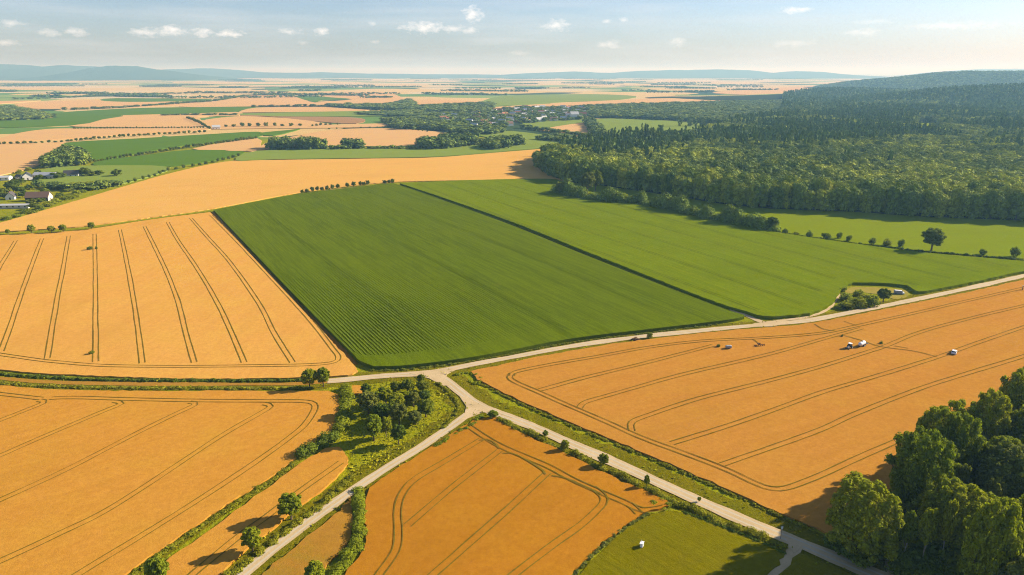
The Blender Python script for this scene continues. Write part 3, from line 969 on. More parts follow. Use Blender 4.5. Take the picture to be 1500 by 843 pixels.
def unit_tree(seed, n_lobes, n_leaves, size, low=0.22, spread=0.36, limbs=4, r=0.022, core=0.8):
    rng = np.random.default_rng(seed)
    lb = broad_lobes(rng, n_lobes, low, spread)
    return crown_np(lb, n_leaves, size, rng, core), trunk_np(rng, lb, low, r, limbs)

# ------------- meshes shared by copies
BIG = []      # wood in the foreground
for s in range(7):
    (cv, cf), (tv, tf) = unit_tree(100 + s, 60 + 8 * (s % 3), 9500, 0.029, low=0.08 + 0.03 * (s % 4), spread=0.40)
    BIG.append((cv, cf, tv, tf))
SMALL = []    # single trees and the grove
for s in range(5):
    (cv, cf), (tv, tf) = unit_tree(200 + s, 26 + 2 * s, 2200, 0.06, low=0.26, spread=0.36, r=0.03)
    SMALL.append((cv, cf, tv, tf))
SLIM = []     # slender trees with bare lower stem
for s in range(3):
    (cv, cf), (tv, tf) = unit_tree(250 + s, 22, 1500, 0.05, low=0.46, spread=0.20, r=0.014, limbs=3)
    SLIM.append((cv, cf, tv, tf))
_mesh_cache = {}
def shared(kind, i, which, mat):
    key = (kind, i, which, mat.name)
    if key not in _mesh_cache:
        src = {'big': BIG, 'small': SMALL, 'slim': SLIM}[kind][i]
        v, f = (src[0], src[1]) if which == 'crown' else (src[2], src[3])
        _mesh_cache[key] = np_mesh(which, v, f, [mat])
    return _mesh_cache[key]

def tree(name, p, h, w, label, group=None, kind='small', var=0, mat=None, bark=None, cat='tree'):
    """a tree standing at p: an Empty at its foot carrying trunk and crown"""
    mat = mat or LEAF; bark = bark or BARK
    lib = {'big': BIG, 'small': SMALL, 'slim': SLIM}[kind]
    var %= len(lib)
    cw = lib[var][0]
    wid = max(np.ptp(cw[:, 0]), np.ptp(cw[:, 1]))
    t = empty(name, (p.x, p.y, 0), random.uniform(0, 6.28), (w / wid, w / wid, h / cw[:, 2].max()))
    tag(t, label, cat, group)
    link('trunk', shared(kind, var, 'trunk', bark), parent=t)
    link('crown', shared(kind, var, 'crown', mat), parent=t)
    return t

def ptree(name, px, yb, yt, wpx, label, group=None, kind='small', var=0, mat=None, bark=None):
    p = G(px, yb)
    return tree(name, p, height_to(p, yt), wpx / ppm(p), label, group, kind, var, mat, bark)

# small trees and bushes that are only a few pixels across: one mesh each
def small_mesh(name, seed, n_lobes, n_leaves, size, low, spread, mat, trunk=True, core=0.86, core_n=2, tilt=0.3):
    rng = np.random.default_rng(seed)
    lb = dome_lobes(rng, n_lobes, 9) if spread > 0.41 else broad_lobes(rng, n_lobes, low, spread)
    V, F = crown_np(lb, n_leaves, size, rng, core, core_n, tilt)
    if trunk:
        V, F, idx = merge_np((V, F), tube_np([(0, 0, -0.02), (0, 0, low + 0.15), (0, 0, 0.6)], [0.03, 0.022, 0.01], 5))
        return np_mesh(name, V, F, [mat, BARK], idx)
    return np_mesh(name, V, F, [mat])
ROW = [small_mesh('row_tree', 300 + s, 10, 300, 0.15, 0.22, 0.36, LEAF_DARK) for s in range(4)]
EDGE = [small_mesh('forest_tree', 320 + s, 14, 1300, 0.07, 0.0, 0.42, LEAF_EDGE) for s in range(6)]
def bush_mesh(seed, mat, n=420, size=0.13):
    rng = np.random.default_rng(seed)
    lb = [(np.array([0, 0, 0.4]), np.array([0.36, 0.36, 0.38]))]
    for k in range(8):
        th = k * 2.4
        rr = rng.uniform(0.2, 0.38)
        r = rng.uniform(0.16, 0.26)
        z = rng.uniform(0.16, 0.70) * (1.2 - rr)
        lb.append((np.array([math.cos(th) * rr, math.sin(th) * rr, z]), np.array([r, r, r * 0.9])))
    V, F = crown_np(lb, n, size, rng, 0.82, 1)
    return np_mesh('bush', V, F, [mat])
BUSH = [bush_mesh(400 + s, LEAF) for s in range(3)]
BUSH_DARK = [bush_mesh(420 + s, LEAF_DARK) for s in range(3)]

def one(name, me, p, h, w, label, cat, group=None):
    o = bpy.data.objects.new(name, me)
    COL.objects.link(o)
    o.location = (p.x, p.y, 0)
    o.rotation_euler = (0, 0, random.uniform(0, 6.28))
    co = np.empty(len(me.vertices) * 3, dtype=np.float32); me.vertices.foreach_get('co', co); co = co.reshape(-1, 3)
    wid = max(np.ptp(co[:, 0]), np.ptp(co[:, 1]))
    o.scale = (w / wid, w / wid, h / co[:, 2].max())
    return tag(o, label, cat, group)

# ------------------------------------------------------------------ the wood in the lower right corner
WOOD = 'trees of the wood in the corner'
bigs = [(1253, 822, 701, 106, 1, LEAF, 'big round-crowned green tree at the corner of the wood nearest the road bend'),
        (1334, 768, 628, 96, 2, LEAF, 'tall spreading tree at the edge of the wood, next to the shaded wheat'),
        (1428, 905, 731, 84, 3, LEAF, 'large full tree with bright yellow-green top in the lower corner of the wood'),
        (1496, 880, 708, 80, 4, LEAF, 'big broad tree cut by the lower right edge of the photo'),
        (1358, 712, 594, 62, 6, LEAF, 'leafy tree jutting towards the wheat above the tall spreading one'),
        (1392, 725, 604, 66, 0, LEAF, 'dark rounded tree on the wheat-side edge of the wood behind the tall spreading one'),
        (1432, 690, 572, 64, 5, LEAF, 'leafy tree halfway along the wheat-side edge of the wood'),
        (1474, 655, 540, 60, 6, LEAF, 'rounded green tree near the upper end of the wood edge'),
        (1500, 628, 522, 54, 3, LEAF, 'second tree from the upper end of the wood edge, at the right border'),
        (1526, 622, 510, 58, 1, LEAF, 'topmost tree of the wood at the right edge of the photo')]
fixed = []
for (px, yb, yt, w, v, m, lab) in bigs:
    ptree('broadleaf_tree', px, yb, yt, w, lab, WOOD, 'big', v, m)
    fixed.append(G(px, yb))
for (px, yb, yt, w, v, m, bk, lab) in [
        (1319, 834, 748, 27, 0, LEAF, PALE_BARK, 'slender light green tree, first of three by the path into the wood'),
        (1345, 842, 744, 30, 1, LEAF, PALE_BARK, 'slender bushy-topped tree, middle one of three by the path into the wood'),
        (1372, 846, 731, 20, 2, LEAF, PALE_BARK, 'narrow tree with a long bare pale stem by the path into the wood'),
        (1356, 778, 703, 30, 0, LEAF_GOLD, BARK, 'yellowing thin-crowned tree inside the wood'),
        (1395, 768, 680, 22, 2, LEAF_PALE, PALE_BARK, 'sparse greyish half-dead tree inside the wood'),
        (1440, 790, 700, 30, 1, LEAF_PALE, PALE_BARK, 'greyish green slim tree deep inside the wood')]:
    ptree('slender_tree', px, yb, yt, w, lab, WOOD, 'slim', v, m, bk)
    fixed.append(G(px, yb))
wood_poly = gpoly([(1298, 800), (1312, 768), (1345, 722), (1380, 690), (1415, 660), (1455, 632), (1510, 604), (1620, 560), (1900, 610), (1980, 900), (1620, 1040), (1440, 960), (1385, 860), (1345, 812)])
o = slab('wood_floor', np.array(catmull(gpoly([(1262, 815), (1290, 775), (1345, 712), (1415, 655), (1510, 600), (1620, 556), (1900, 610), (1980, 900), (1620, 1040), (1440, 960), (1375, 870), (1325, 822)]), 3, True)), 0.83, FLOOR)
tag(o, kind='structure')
n_w = 0
for q in scatter(wood_poly, 8.4, np.random.default_rng(3)):
    p = Vector((q[0], q[1], 0))
    if any((p - f).length < 6.2 for f in fixed):
        continue
    h = random.uniform(16, 22.5)
    if random.random() < 0.12: h *= 0.7
    m = random.choices([LEAF, LEAF_DARK, LEAF_PALE], [0.76, 0.18, 0.06])[0]
    tree('broadleaf_tree', p, h, random.uniform(12.5, 17.5), 'green leafy tree crowded among others inside the dense corner wood', WOOD, 'big', n_w, m)
    n_w += 1
# low growth under the wood's edge
for (px, py, h, w) in [(1228, 806, 4, 6), (1215, 800, 2.5, 4), (1290, 815, 4, 6), (1300, 800, 5, 7), (1270, 825, 3.5, 5), (1350, 850, 4, 6), (1390, 862, 5, 7), (1330, 852, 2.5, 4), (1305, 760, 5, 6), (1312, 838, 4, 5), (1326, 840, 6, 6), (1338, 846, 7, 7), (1356, 848, 6, 6), (1366, 850, 7, 8), (1380, 850, 7, 8), (1398, 858, 6, 7), (1330, 826, 8, 8), (1350, 832, 9, 9), (1370, 836, 8, 9), (1385, 838, 9, 9), (1295, 790, 5, 7), (1283, 806, 5, 6), (1246, 818, 4, 6), (1262, 828, 4, 6), (1312, 800, 7, 8), (1330, 800, 8, 9)]:
    one('bush', random.choice(BUSH_DARK), G(px, py), h, w, 'low dark bush under the edge of the corner wood', 'bush', 'undergrowth bushes of the corner wood')

# ------------------------------------------------------------------ the grove at the fork of the roads
GROVE = 'trees of the grove at the road fork'
grove = [(617, 564, 548, 11, 0, LEAF_DARK, 'slim dark tree right beside the road at the top of the grove'),
         (580, 577, 559, 15, 1, LEAF_DARK, None), (597, 575, 556, 19, 2, LEAF_DARK, 'broad dark tree on the upper side of the grove'),
         (620, 574, 559, 20, 3, LEAF_DARK, None), (622, 588, 573, 19, 4, LEAF_DARK, None),
         (624, 611, 586, 26, 0, LEAF_DARK, 'wide dark tree on the right side of the grove'), (537, 579, 563, 15, 1, LEAF_DARK, 'small dark tree beside the bare orange patch'),
         (560, 582, 568, 13, 2, LEAF_DARK, None), (540, 607, 575, 31, 3, LEAF_PALE, 'tall pale grey-green tree on the left side of the grove'),
         (566, 594, 571, 20, 4, LEAF, None), (582, 600, 576, 25, 0, LEAF, None), (596, 592, 574, 17, 1, LEAF, None), (606, 596, 574, 17, 2, LEAF_PALE, None),
         (560, 620, 592, 23, 3, LEAF_DARK, None), (585, 624, 591, 26, 4, LEAF_PALE, 'yellowish full-crowned tree in the middle of the grove'),
         (548, 646, 607, 27, 0, LEAF, 'tall tree with visible stem at the lower left of the grove'),
         (566, 640, 611, 16, 1, LEAF, 'narrow tree standing between the two lowest trees of the grove'),
         (584, 651, 622, 21, 2, LEAF_DARK, 'round dark lollipop tree lowest in the grove'),
         (609, 622, 603, 22, 3, LEAF_PALE, None), (630, 601, 586, 15, 4, LEAF, None), (574, 612, 590, 20, 2, LEAF_DARK, None), (550, 594, 574, 18, 1, LEAF, None)]
for (px, yb, yt, w, v, m, lab) in grove:
    ptree('grove_tree', px, yb, yt, w * 1.12, lab or 'dark leafy tree in the thick of the grove at the road fork', GROVE, 'small', v, m)
# ------------------------------------------------------------------ single trees in the fields and by the roads
singles = [(454, 569, 541, 25, 0, LEAF, 'left tree of the round pair standing by the farm track'),
           (474, 567, 539, 23, 3, LEAF, 'right tree of the round pair standing by the farm track'),
           (427, 761, 724, 37, 1, LEAF, 'lone leafy tree with long shadow beside the gravel lane'),
           (371, 810, 773, 30, 2, LEAF, 'lone tree lower down the gravel lane, shadow across the tramlines'),
           (234, 860, 817, 36, 4, LEAF, 'yellow-green tree at the bottom edge near the grass strip'),
           (463, 862, 823, 34, 0, LEAF, 'dark tree at the bottom edge in the dry wheat corner'),
           (1364, 368, 334, 34, 3, LEAF_DARK, 'large lone tree in the row between bean field and meadow'),
           (860, 283, 252, 25, 1, LEAF_PALE, 'tall pale tree at the head of the long hedge'),
           (872, 280, 249, 23, 2, LEAF_DARK, 'tall dark tree just behind the pale tree at the hedge head'),
           (820, 285, 266, 15, 4, LEAF_DARK, 'small tree where the long hedge begins at the wheat corner'),
           (1069, 327, 302, 25, 0, LEAF_DARK, 'tall tree rising out of the long hedge near its lower end'),
           (1112, 336, 319, 20, 3, LEAF_DARK, 'bushy tree second from the lower end of the long hedge'),
           (1130, 338, 318, 20, 2, LEAF_DARK, 'bushy tree ending the long hedge'),
           (1293.6, 443, 423, 21, 1, LEAF_DARK, 'dark round tree beside the parked van by the clearing')]
for (px, yb, yt, w, v, m, lab) in singles:
    ptree('lone_tree', px, yb, yt, w, lab, None, 'small', v, m)
for (px, yb, yt, w, lab) in [(799, 641, 631, 10, 'small bushy tree on the road verge, first beyond the junction'),
                             (827.5, 661, 645, 14, 'bushy tree on the road verge left of the roundest one'),
                             (884, 684, 665, 17, 'roundest tree of the roadside hedge beside the gravel road'),
                             (947, 714, 696, 10, 'thin upright tree in the roadside hedge near the green field'),
                             (1024, 736, 728, 6, 'tiny sapling on the verge beside the gravel road'),
                             (722, 613, 602, 17, 'low dark tree at the corner of the road fork')]:
    ptree('roadside_tree', px, yb, yt, w, lab, None, 'small', int(px), LEAF)
# five little trees in front of the pale wheat
for (px, yb, yt, w, lab) in [(12, 344, 336, 7, 'smallest of the five little trees beside the pale wheat, leftmost'), (47, 343, 329, 12, 'second of the five little trees beside the pale wheat'),
                             (76, 342, 331, 11, 'third of the five little trees beside the pale wheat'), (93, 341, 329, 12, 'fourth of the five little trees beside the pale wheat'),
                             (134.5, 337, 325.5, 11, 'last of the five little trees, standing apart on the right')]:
    ptree('field_tree', px, yb, yt, w, lab, 'five little trees beside the pale wheat', 'small', int(px), LEAF)
# trees on the crest behind the maize
for (px, yb) in [(443, 284.5), (450, 283.5), (458, 281.8), (465, 280.6), (472, 280.2), (479, 279.6), (487, 278), (495, 276.6), (509, 275), (518, 274), (528, 272.8), (533, 272.6), (539, 272), (564, 270), (570, 269.6), (575, 269)]:
    p = G(px, yb)
    one('row_tree', random.choice(ROW), p, height_to(p, yb - random.uniform(6.2, 8.2)), random.uniform(6.5, 8.5) / ppm(p), 'small dark tree in the gappy row on the crest behind the maize', 'tree', 'row of trees behind the maize')
# round bushes between bean field and meadow
for (px, yb, hp, w) in [(1150, 342, 8, 10), (1166, 346, 6, 11), (1185, 348, 11, 12), (1210, 351, 10, 15), (1229, 350, 10, 10), (1243, 354, 10, 11), (1277, 359, 11, 11), (1299, 361, 12, 17), (1319, 363, 13, 11), (1439, 374, 9, 13), (1486, 377, 16, 15)]:
    p = G(px, yb)
    one('round_bush', random.choice(BUSH_DARK), p, height_to(p, yb - hp), w / ppm(p), 'round dark bush in the broken row between bean field and meadow' if px < 1400 else ('low round bush right of the large lone tree' if px < 1460 else 'upright bush nearest the right edge in the broken row'), 'bush', 'round bushes along the meadow')
# bushes in the clearing
for (px, yb, yt, w) in [(1275, 448, 432, 23), (1258, 450, 434, 25), (1240, 451, 440, 24), (1239, 440, 429, 22), (1257.6, 434.5, 424, 17), (1235, 427, 420, 13), (1228, 452, 446, 12), (1268, 440, 430, 15), (1248, 445, 436, 16)]:
    p = G(px, yb)
    one('bush', random.choice(BUSH), p, height_to(p, yt), w / ppm(p), 'green bush clustered in the rough clearing beside the bean field', 'bush', 'bushes in the clearing')
# lone bushes out in the wheat
for (px, yb, hp, w, lab) in [(132, 367, 4.5, 9, 'lone low bush on the tramline in the left wheat field'), (141.5, 366, 3.5, 4, 'tiny bush right beside the lone low bush on the tramline'),
                             (135, 520, 4, 9, 'flat weed bush near the lower edge of the left wheat field'), (1290.5, 505.5, 4, 6, 'little green bush in the wheat beside the white tanker'),
                             (1052, 510, 3.5, 6, 'little green bush beside the grey trailer'), (951, 496, 6.5, 10, 'dark bush at the road edge under the bean and maize fields'), (1233, 495, 3, 3, 'tiny dark bush on the tramline above the white tanker')]:
    p = G(px, yb)
    one('bush', random.choice(BUSH_DARK), p, height_to(p, yb - hp) + 0.8, w / ppm(p), lab, 'bush')

# ------------------------------------------------------------------ hedges
def hedge(pix, w, h, label, mat=None, gap=0.0, dens=1.0, leaf=0.7, ground_line=None, name='hedgerow', vary=0.35):
    L = ground_line if ground_line is not None else gline(pix, True, w * 0.45)
    rng = np.random.default_rng(int(abs(L[0, 0] * 7 + L[0, 1] * 3)) % 9999)
    lobes = []
    ph = rng.uniform(0, 6)
    for i, q in enumerate(L):
        if rng.random() < gap:
            continue
        s = 0.75 + vary * math.sin(i * 0.9 + ph) * math.sin(i * 0.37) + rng.uniform(-vary, vary) * 0.7
        hh = max(0.35, h * s)
        lobes.append((np.array([q[0] + rng.normal(0, w * 0.12), q[1] + rng.normal(0, w * 0.12), hh * 0.42]), np.array([w * 0.5 * (0.8 + 0.4 * rng.random()), w * 0.5 * (0.8 + 0.4 * rng.random()), hh * 0.58])))
    Vs, Fs, b = [], [], 0
    for c, r in lobes:
        n = int(dens * 6 * (r[0] * r[2] * 3) / (leaf * leaf)) + 6
        V, F = crown_np([(c, r)], n, leaf, rng, 0.85, 2, 0.32)
        Vs.append(V); Fs.append(F + b); b += len(V)
    o = link(name, np_mesh(name, np.concatenate(Vs), np.concatenate(Fs), [mat or LEAF]))
    return tag(o, label, 'hedge')
hedge([(817, 283), (850, 291), (875, 295), (900, 297), (937, 299), (962, 305), (1000, 313), (1050, 323.5), (1082, 330), (1112, 336), (1132, 340)], 11, 12, 'long tall bushy hedge between the bean field and the meadow', LEAF_EDGE, leaf=1.1)
hedge([(880, 291), (915, 295), (935, 298)], 8, 6, 'short leafy thicket behind the head of the long hedge', LEAF, leaf=1.0)
hedge([(1130, 340.5), (1190, 349.5), (1260, 358.5), (1340, 368), (1420, 375), (1500, 382)], 1.6, 1.2, 'thin low hedge line under the round bushes by the meadow', LEAF_DARK, leaf=0.6, gap=0.25)
hedge([(724, 613), (760, 630), (800, 648), (840, 666), (880, 686), (920, 704), (960, 723), (985, 738), (1000, 742), (1050, 762), (1100, 782), (1148, 803)], 2.6, 1.5, 'scrubby green hedge along the lower verge of the gravel road', LEAF_WEED, leaf=0.42, gap=0.25)
hedge([(1002, 752), (1050, 770), (1100, 790), (1150, 812)], 0.9, 0.6, 'low dark clipped hedge along the upper edge of the young green crop', LEAF_DARK, leaf=0.35)
hedge([(697, 560), (740, 581), (800, 609), (900, 651), (1000, 693), (1100, 738), (1150, 760), (1192, 778)], 1.2, 0.6, 'low weedy hedge along the upper verge of the gravel road', LEAF_WEED, leaf=0.4, gap=0.35)
hedge([(527, 722), (525.5, 745), (527, 772), (524, 795), (514, 815), (502, 832), (488, 850)], 3.0, 2.4, 'dense green hedge curving between the dry corner and the wheat', LEAF, leaf=0.42)
hedge([(492, 640), (470, 652), (445, 668)], 4.0, 3.0, 'dark hedge end running up to the grove', LEAF_DARK, leaf=0.5)
hedge([(445, 668), (400, 703), (340, 742), (270, 789), (190, 846), (150, 876)], 2.0, 0.7, 'long narrow green hedge strip crossing the lower left wheat', LEAF_WEED, leaf=0.42)
hedge([(508, 572), (506, 590), (504, 610), (500, 630)], 4.0, 2.6, 'bushy hedge between the grove clearing and the lower left wheat', LEAF, leaf=0.5)
hedge([(515, 700), (480, 732), (440, 764), (400, 794), (360, 826), (330, 850)], 2.4, 1.2, 'weedy scrub along the left side of the gravel lane', LEAF_WEED, leaf=0.42, gap=0.35)
hedge([(-40, 546), (40, 552), (120, 556.5), (220, 558.5), (375, 559), (445, 558)], 1.6, 1.0, 'thin dark hedge above the farm track', LEAF_DARK, leaf=0.45, gap=0.05)
hedge([(-40, 556), (40, 565), (120, 568.3), (220, 569.5), (375, 569.5), (455, 569)], 2.2, 0.8, 'low bright green hedge below the farm track', LEAF_WEED, leaf=0.45, gap=0.1)
hedge([(640, 562), (654, 572), (666, 585), (672, 598), (664, 612), (650, 628)], 1.4, 0.8, 'low weeds curving round the road side of the grove clearing', LEAF_WEED, leaf=0.4, gap=0.3)
hedge([(704, 612), (690, 624), (660, 642), (640, 655)], 1.8, 1.1, 'short scrubby hedge along the wheat side of the gravel lane', LEAF, leaf=0.4, gap=0.2)
hedge([(545, 543.5), (600, 541.5), (700, 528.5), (830, 504), (950, 488.5), (1050, 476.5)], 1.2, 0.7, 'low weedy edge between the maize and the gravel road', LEAF_DARK, leaf=0.4, gap=0.45)
hedge([(828, 858), (848, 835), (876, 806), (915, 774), (950, 753)], 1.0, 0.7, 'straggling dry hedge between young green crop and wheat', LEAF_PALE, leaf=0.35, gap=0.3)

hedge([(668, 550), (682, 547), (698, 551), (706, 558), (698, 563), (684, 558)], 1.6, 0.8, 'ring of low weeds in the wheat corner at the road junction', LEAF, leaf=0.4, gap=0.35)
hedge([(958, 738), (972, 732), (985, 738), (975, 746)], 1.8, 1.0, 'patch of weeds where the wheat ends at the young green crop', LEAF, leaf=0.4, gap=0.3)
# ------------------------------------------------------------------ rough grass tufts on verges and in the clearing
def tufts(name, lines, polys, seed):
    rng = np.random.default_rng(seed)
    P = []
    for L, half, n_per in lines:
        k = int(len(L) * n_per)
        i = rng.integers(0, len(L) - 1, k)
        off = rng.normal(0, 1, k)
        T = np.gradient(L, axis=0); T /= np.linalg.norm(T, axis=1, keepdims=True)
        N = np.stack([-T[:, 1], T[:, 0]], 1)
        d = np.where(rng.random(k) < 0.5, -1, 1) * (half[0] + (half[1] - half[0]) * rng.random(k))
        P.append(L[i] + N[i] * d[:, None] + T[i] * rng.uniform(-1, 1, (k, 1)))
    for poly, spacing in polys:
        P.append(scatter(poly, spacing, rng))
    P = np.concatenate(P)
    cl = np.sin(P[:, 0] * 0.13) * np.sin(P[:, 1] * 0.11 + 1) + 0.6 * np.sin(P[:, 0] * 0.5 + P[:, 1] * 0.4)
    keep = rng.random(len(P)) < np.clip(0.55 + 0.35 * cl, 0.1, 1)
    P = P[keep]; cl = cl[keep]
    P3 = np.zeros((len(P), 3)); P3[:, :2] = P; P3[:, 2] = 0.12 + 0.3 * rng.random(len(P))
    N = np.zeros_like(P3); N[:, 2] = 0.6
    V, F = leaf_quads(P3, N, 0.62, rng, 0.7)
    tint = np.repeat(np.clip(0.42 + 0.2 * cl + rng.normal(0, 0.13, len(P)), 0, 1), 4)
    o = link(name, np_mesh(name, V, F, [LEAF_TUFT], tint=tint))
    tag(o, kind='stuff')
    o['label'] = 'rough grass and weeds along the verges'
clear_poly = gpoly([(500, 568), (560, 560), (620, 558), (650, 572), (672, 592), (662, 615), (620, 645), (560, 684), (515, 700), (500, 660), (490, 640)])
tufts('rough_grass', [(LA, (2.4, 5.0), 5), (LB, (2.5, 7.2), 9), (LC, (1.9, 6.0), 9), (LD, (1.8, 3.8), 5)], [(clear_poly, 0.85)], 77)

# ------------------------------------------------------------------ the big forest and the hills under it
def sstep(t):
    t = np.clip(t, 0, 1)
    return t * t * (3 - 2 * t)

def hill_z(x, y):
    a = 48 * sstep((x - 1050) / 800) * np.exp(-((y - 2330 + 0.10 * (x - 1700)) / 300) ** 2)
    b = 22 * np.exp(-((x - 1500) / 560) ** 2) * np.exp(-((y - 3150) / 240) ** 2)
    c = (52 * sstep((x - 2080) / 230) + 48 * sstep((x - 2250) / 600)) * np.exp(-((y - 4450) / 620) ** 2)
    e = 20 * sstep((x - 700) / 500) * (np.sin(x / 210.0 + 0.7) * np.sin(y / 170.0)) * sstep((y - 1300) / 500) * sstep((3500 - y) / 300)
    return a + b + c + np.maximum(e, -2) * 0.7

def hills():
    xs = np.arange(350, 5200, 45.0); ys = np.arange(1300, 5900, 45.0)
    X, Y = np.meshgrid(xs, ys)
    Z = hill_z(X, Y) - 1.6
    V = np.stack([X.ravel(), Y.ravel(), Z.ravel()], 1)
    nx, ny = len(xs), len(ys)
    i, j = np.meshgrid(np.arange(nx - 1), np.arange(ny - 1))
    a = (j * nx + i).ravel()
    F = np.stack([a, a + 1, a + nx + 1, a + nx], 1)
    keep = Z.ravel()[F].max(1) > -1.0
    o = link('hills', np_mesh('hills', V, F[keep], [FLOOR], smooth=True))
    tag(o, kind='structure')
hills()

edge_front = [(786, 243), (796, 252), (815, 262), (840, 268), (880, 272), (940, 281), (1000, 290), (1062, 300), (1125, 306), (1200, 309), (1250, 311), (1350, 318), (1500, 324), (1620, 328)]
forest_a = gpoly(edge_front + [(1640, 200), (1600, 172), (1400, 172), (1260, 172), (1130, 178), (1062, 190), (1000, 206), (880, 212), (835, 224), (795, 238)])
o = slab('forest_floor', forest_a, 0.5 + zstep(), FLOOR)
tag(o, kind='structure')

o = slab('forest_clearing', gpoly([(1338, 185), (1377, 185), (1376, 196), (1336, 196)]), 6.5, G_MEADOW, -1.0)
tag(o, kind='structure')

def lod_tree(seed, n_lobes, n_leaves, size, core_n=1, low=0.05):
    rng = np.random.default_rng(seed)
    return crown_np(dome_lobes(rng, n_lobes, 3), n_leaves, size, rng, 0.9, core_n, tilt=0.26)

def lod_conifer(seed, n, size):
    rng = np.random.default_rng(seed)
    z = 1 - np.sqrt(rng.random(n)) * 0.95
    th = rng.uniform(0, 6.28, n)
    r = 0.19 * (1 - z) ** 0.8 * (0.75 + 0.4 * rng.random(n)) + 0.01
    P = np.stack([np.cos(th) * r, np.sin(th) * r, z], 1)
    N = np.stack([np.cos(th), np.sin(th), np.full(n, 0.5)], 1)
    V, F = leaf_quads(P, N, size, rng, 0.35, 0.9)
    cv, cf = tube_np([(0, 0, 0), (0, 0, 0.5), (0, 0, 1.0)], [0.15, 0.085, 0.004], 6)
    V, F, _ = merge_np((V, F), (cv, cf))
    return V, F

def plant_many(name, P, H, Wd, tmpl, which, tint, mat, zfun=None, rng=None, label=None, cat=None, kind='stuff'):
    """a mass of trees too many to count, as one mesh"""
    rng = rng or RNG
    Vs, Fs, Ts, b = [], [], [], 0
    z = zfun(P[:, 0], P[:, 1]) if zfun is not None else np.zeros(len(P))
    for k, (tv, tf) in enumerate(tmpl):
        ii = np.where(which == k)[0]
        if len(ii) == 0:
            continue
        th = rng.uniform(0, 6.28, len(ii))
        c, s = np.cos(th)[:, None], np.sin(th)[:, None]
        x = tv[None, :, 0] * c - tv[None, :, 1] * s
        y = tv[None, :, 0] * s + tv[None, :, 1] * c
        V = np.stack([x * Wd[ii, None] + P[ii, 0:1], y * Wd[ii, None] + P[ii, 1:2], tv[None, :, 2] * H[ii, None] + z[ii, None]], 2)
        n = len(tv)
        F = tf[None] + (np.arange(len(ii)) * n)[:, None, None] + b
        Vs.append(V.reshape(-1, 3)); Fs.append(F.reshape(-1, 4)); Ts.append(np.repeat(tint[ii], n))
        b += len(ii) * n
    o = link(name, np_mesh(name, np.concatenate(Vs), np.concatenate(Fs), [mat], tint=np.concatenate(Ts)))
    return tag(o, label, cat, kind=kind)

def vnoise(P, sc, seed=0):
    """smooth value noise"""
    r = np.random.default_rng(seed)
    tab = r.random((64, 64))
    q = P / sc
    i = np.floor(q).astype(int); f = q - i; f = f * f * (3 - 2 * f)
    g = lambda a, b: tab[(i[:, 0] + a) % 64, (i[:, 1] + b) % 64]
    return (g(0, 0) * (1 - f[:, 0]) + g(1, 0) * f[:, 0]) * (1 - f[:, 1]) + (g(0, 1) * (1 - f[:, 0]) + g(1, 1) * f[:, 0]) * f[:, 1]

# front rows of the forest: single trees
EDGE_LABEL = 'full leafy tree in the front rows of the large forest, facing the meadow'
front = gline(edge_front, True, 8.8)
TF = np.gradient(front, axis=0); TF /= np.linalg.norm(TF, axis=1, keepdims=True)
NF = np.stack([-TF[:, 1], TF[:, 0]], 1)
edge_pts = []
for row_i, (off, step) in enumerate(((2.5, 1), (11.5, 1), (21.0, 1), (30.0, 1))):
    for i in range(0, len(front), step):
        q = front[i] + NF[i] * (off + random.uniform(-2, 2)) + TF[i] * random.uniform(-2.5, 2.5)
        if abs(q[0]) > q[1] * 0.80 + 10:
            continue
        edge_pts.append((q, row_i))
edge_pts = edge_pts[:270]
for q, row_i in edge_pts:
    one('forest_tree', random.choice(EDGE), Vector((q[0], q[1], 0)), random.uniform(19, 27) * (0.92 if row_i == 0 else 1), random.uniform(12, 18.5), EDGE_LABEL, 'tree', 'front row trees of the large forest')
front_xy = np.array([q for q, _ in edge_pts])

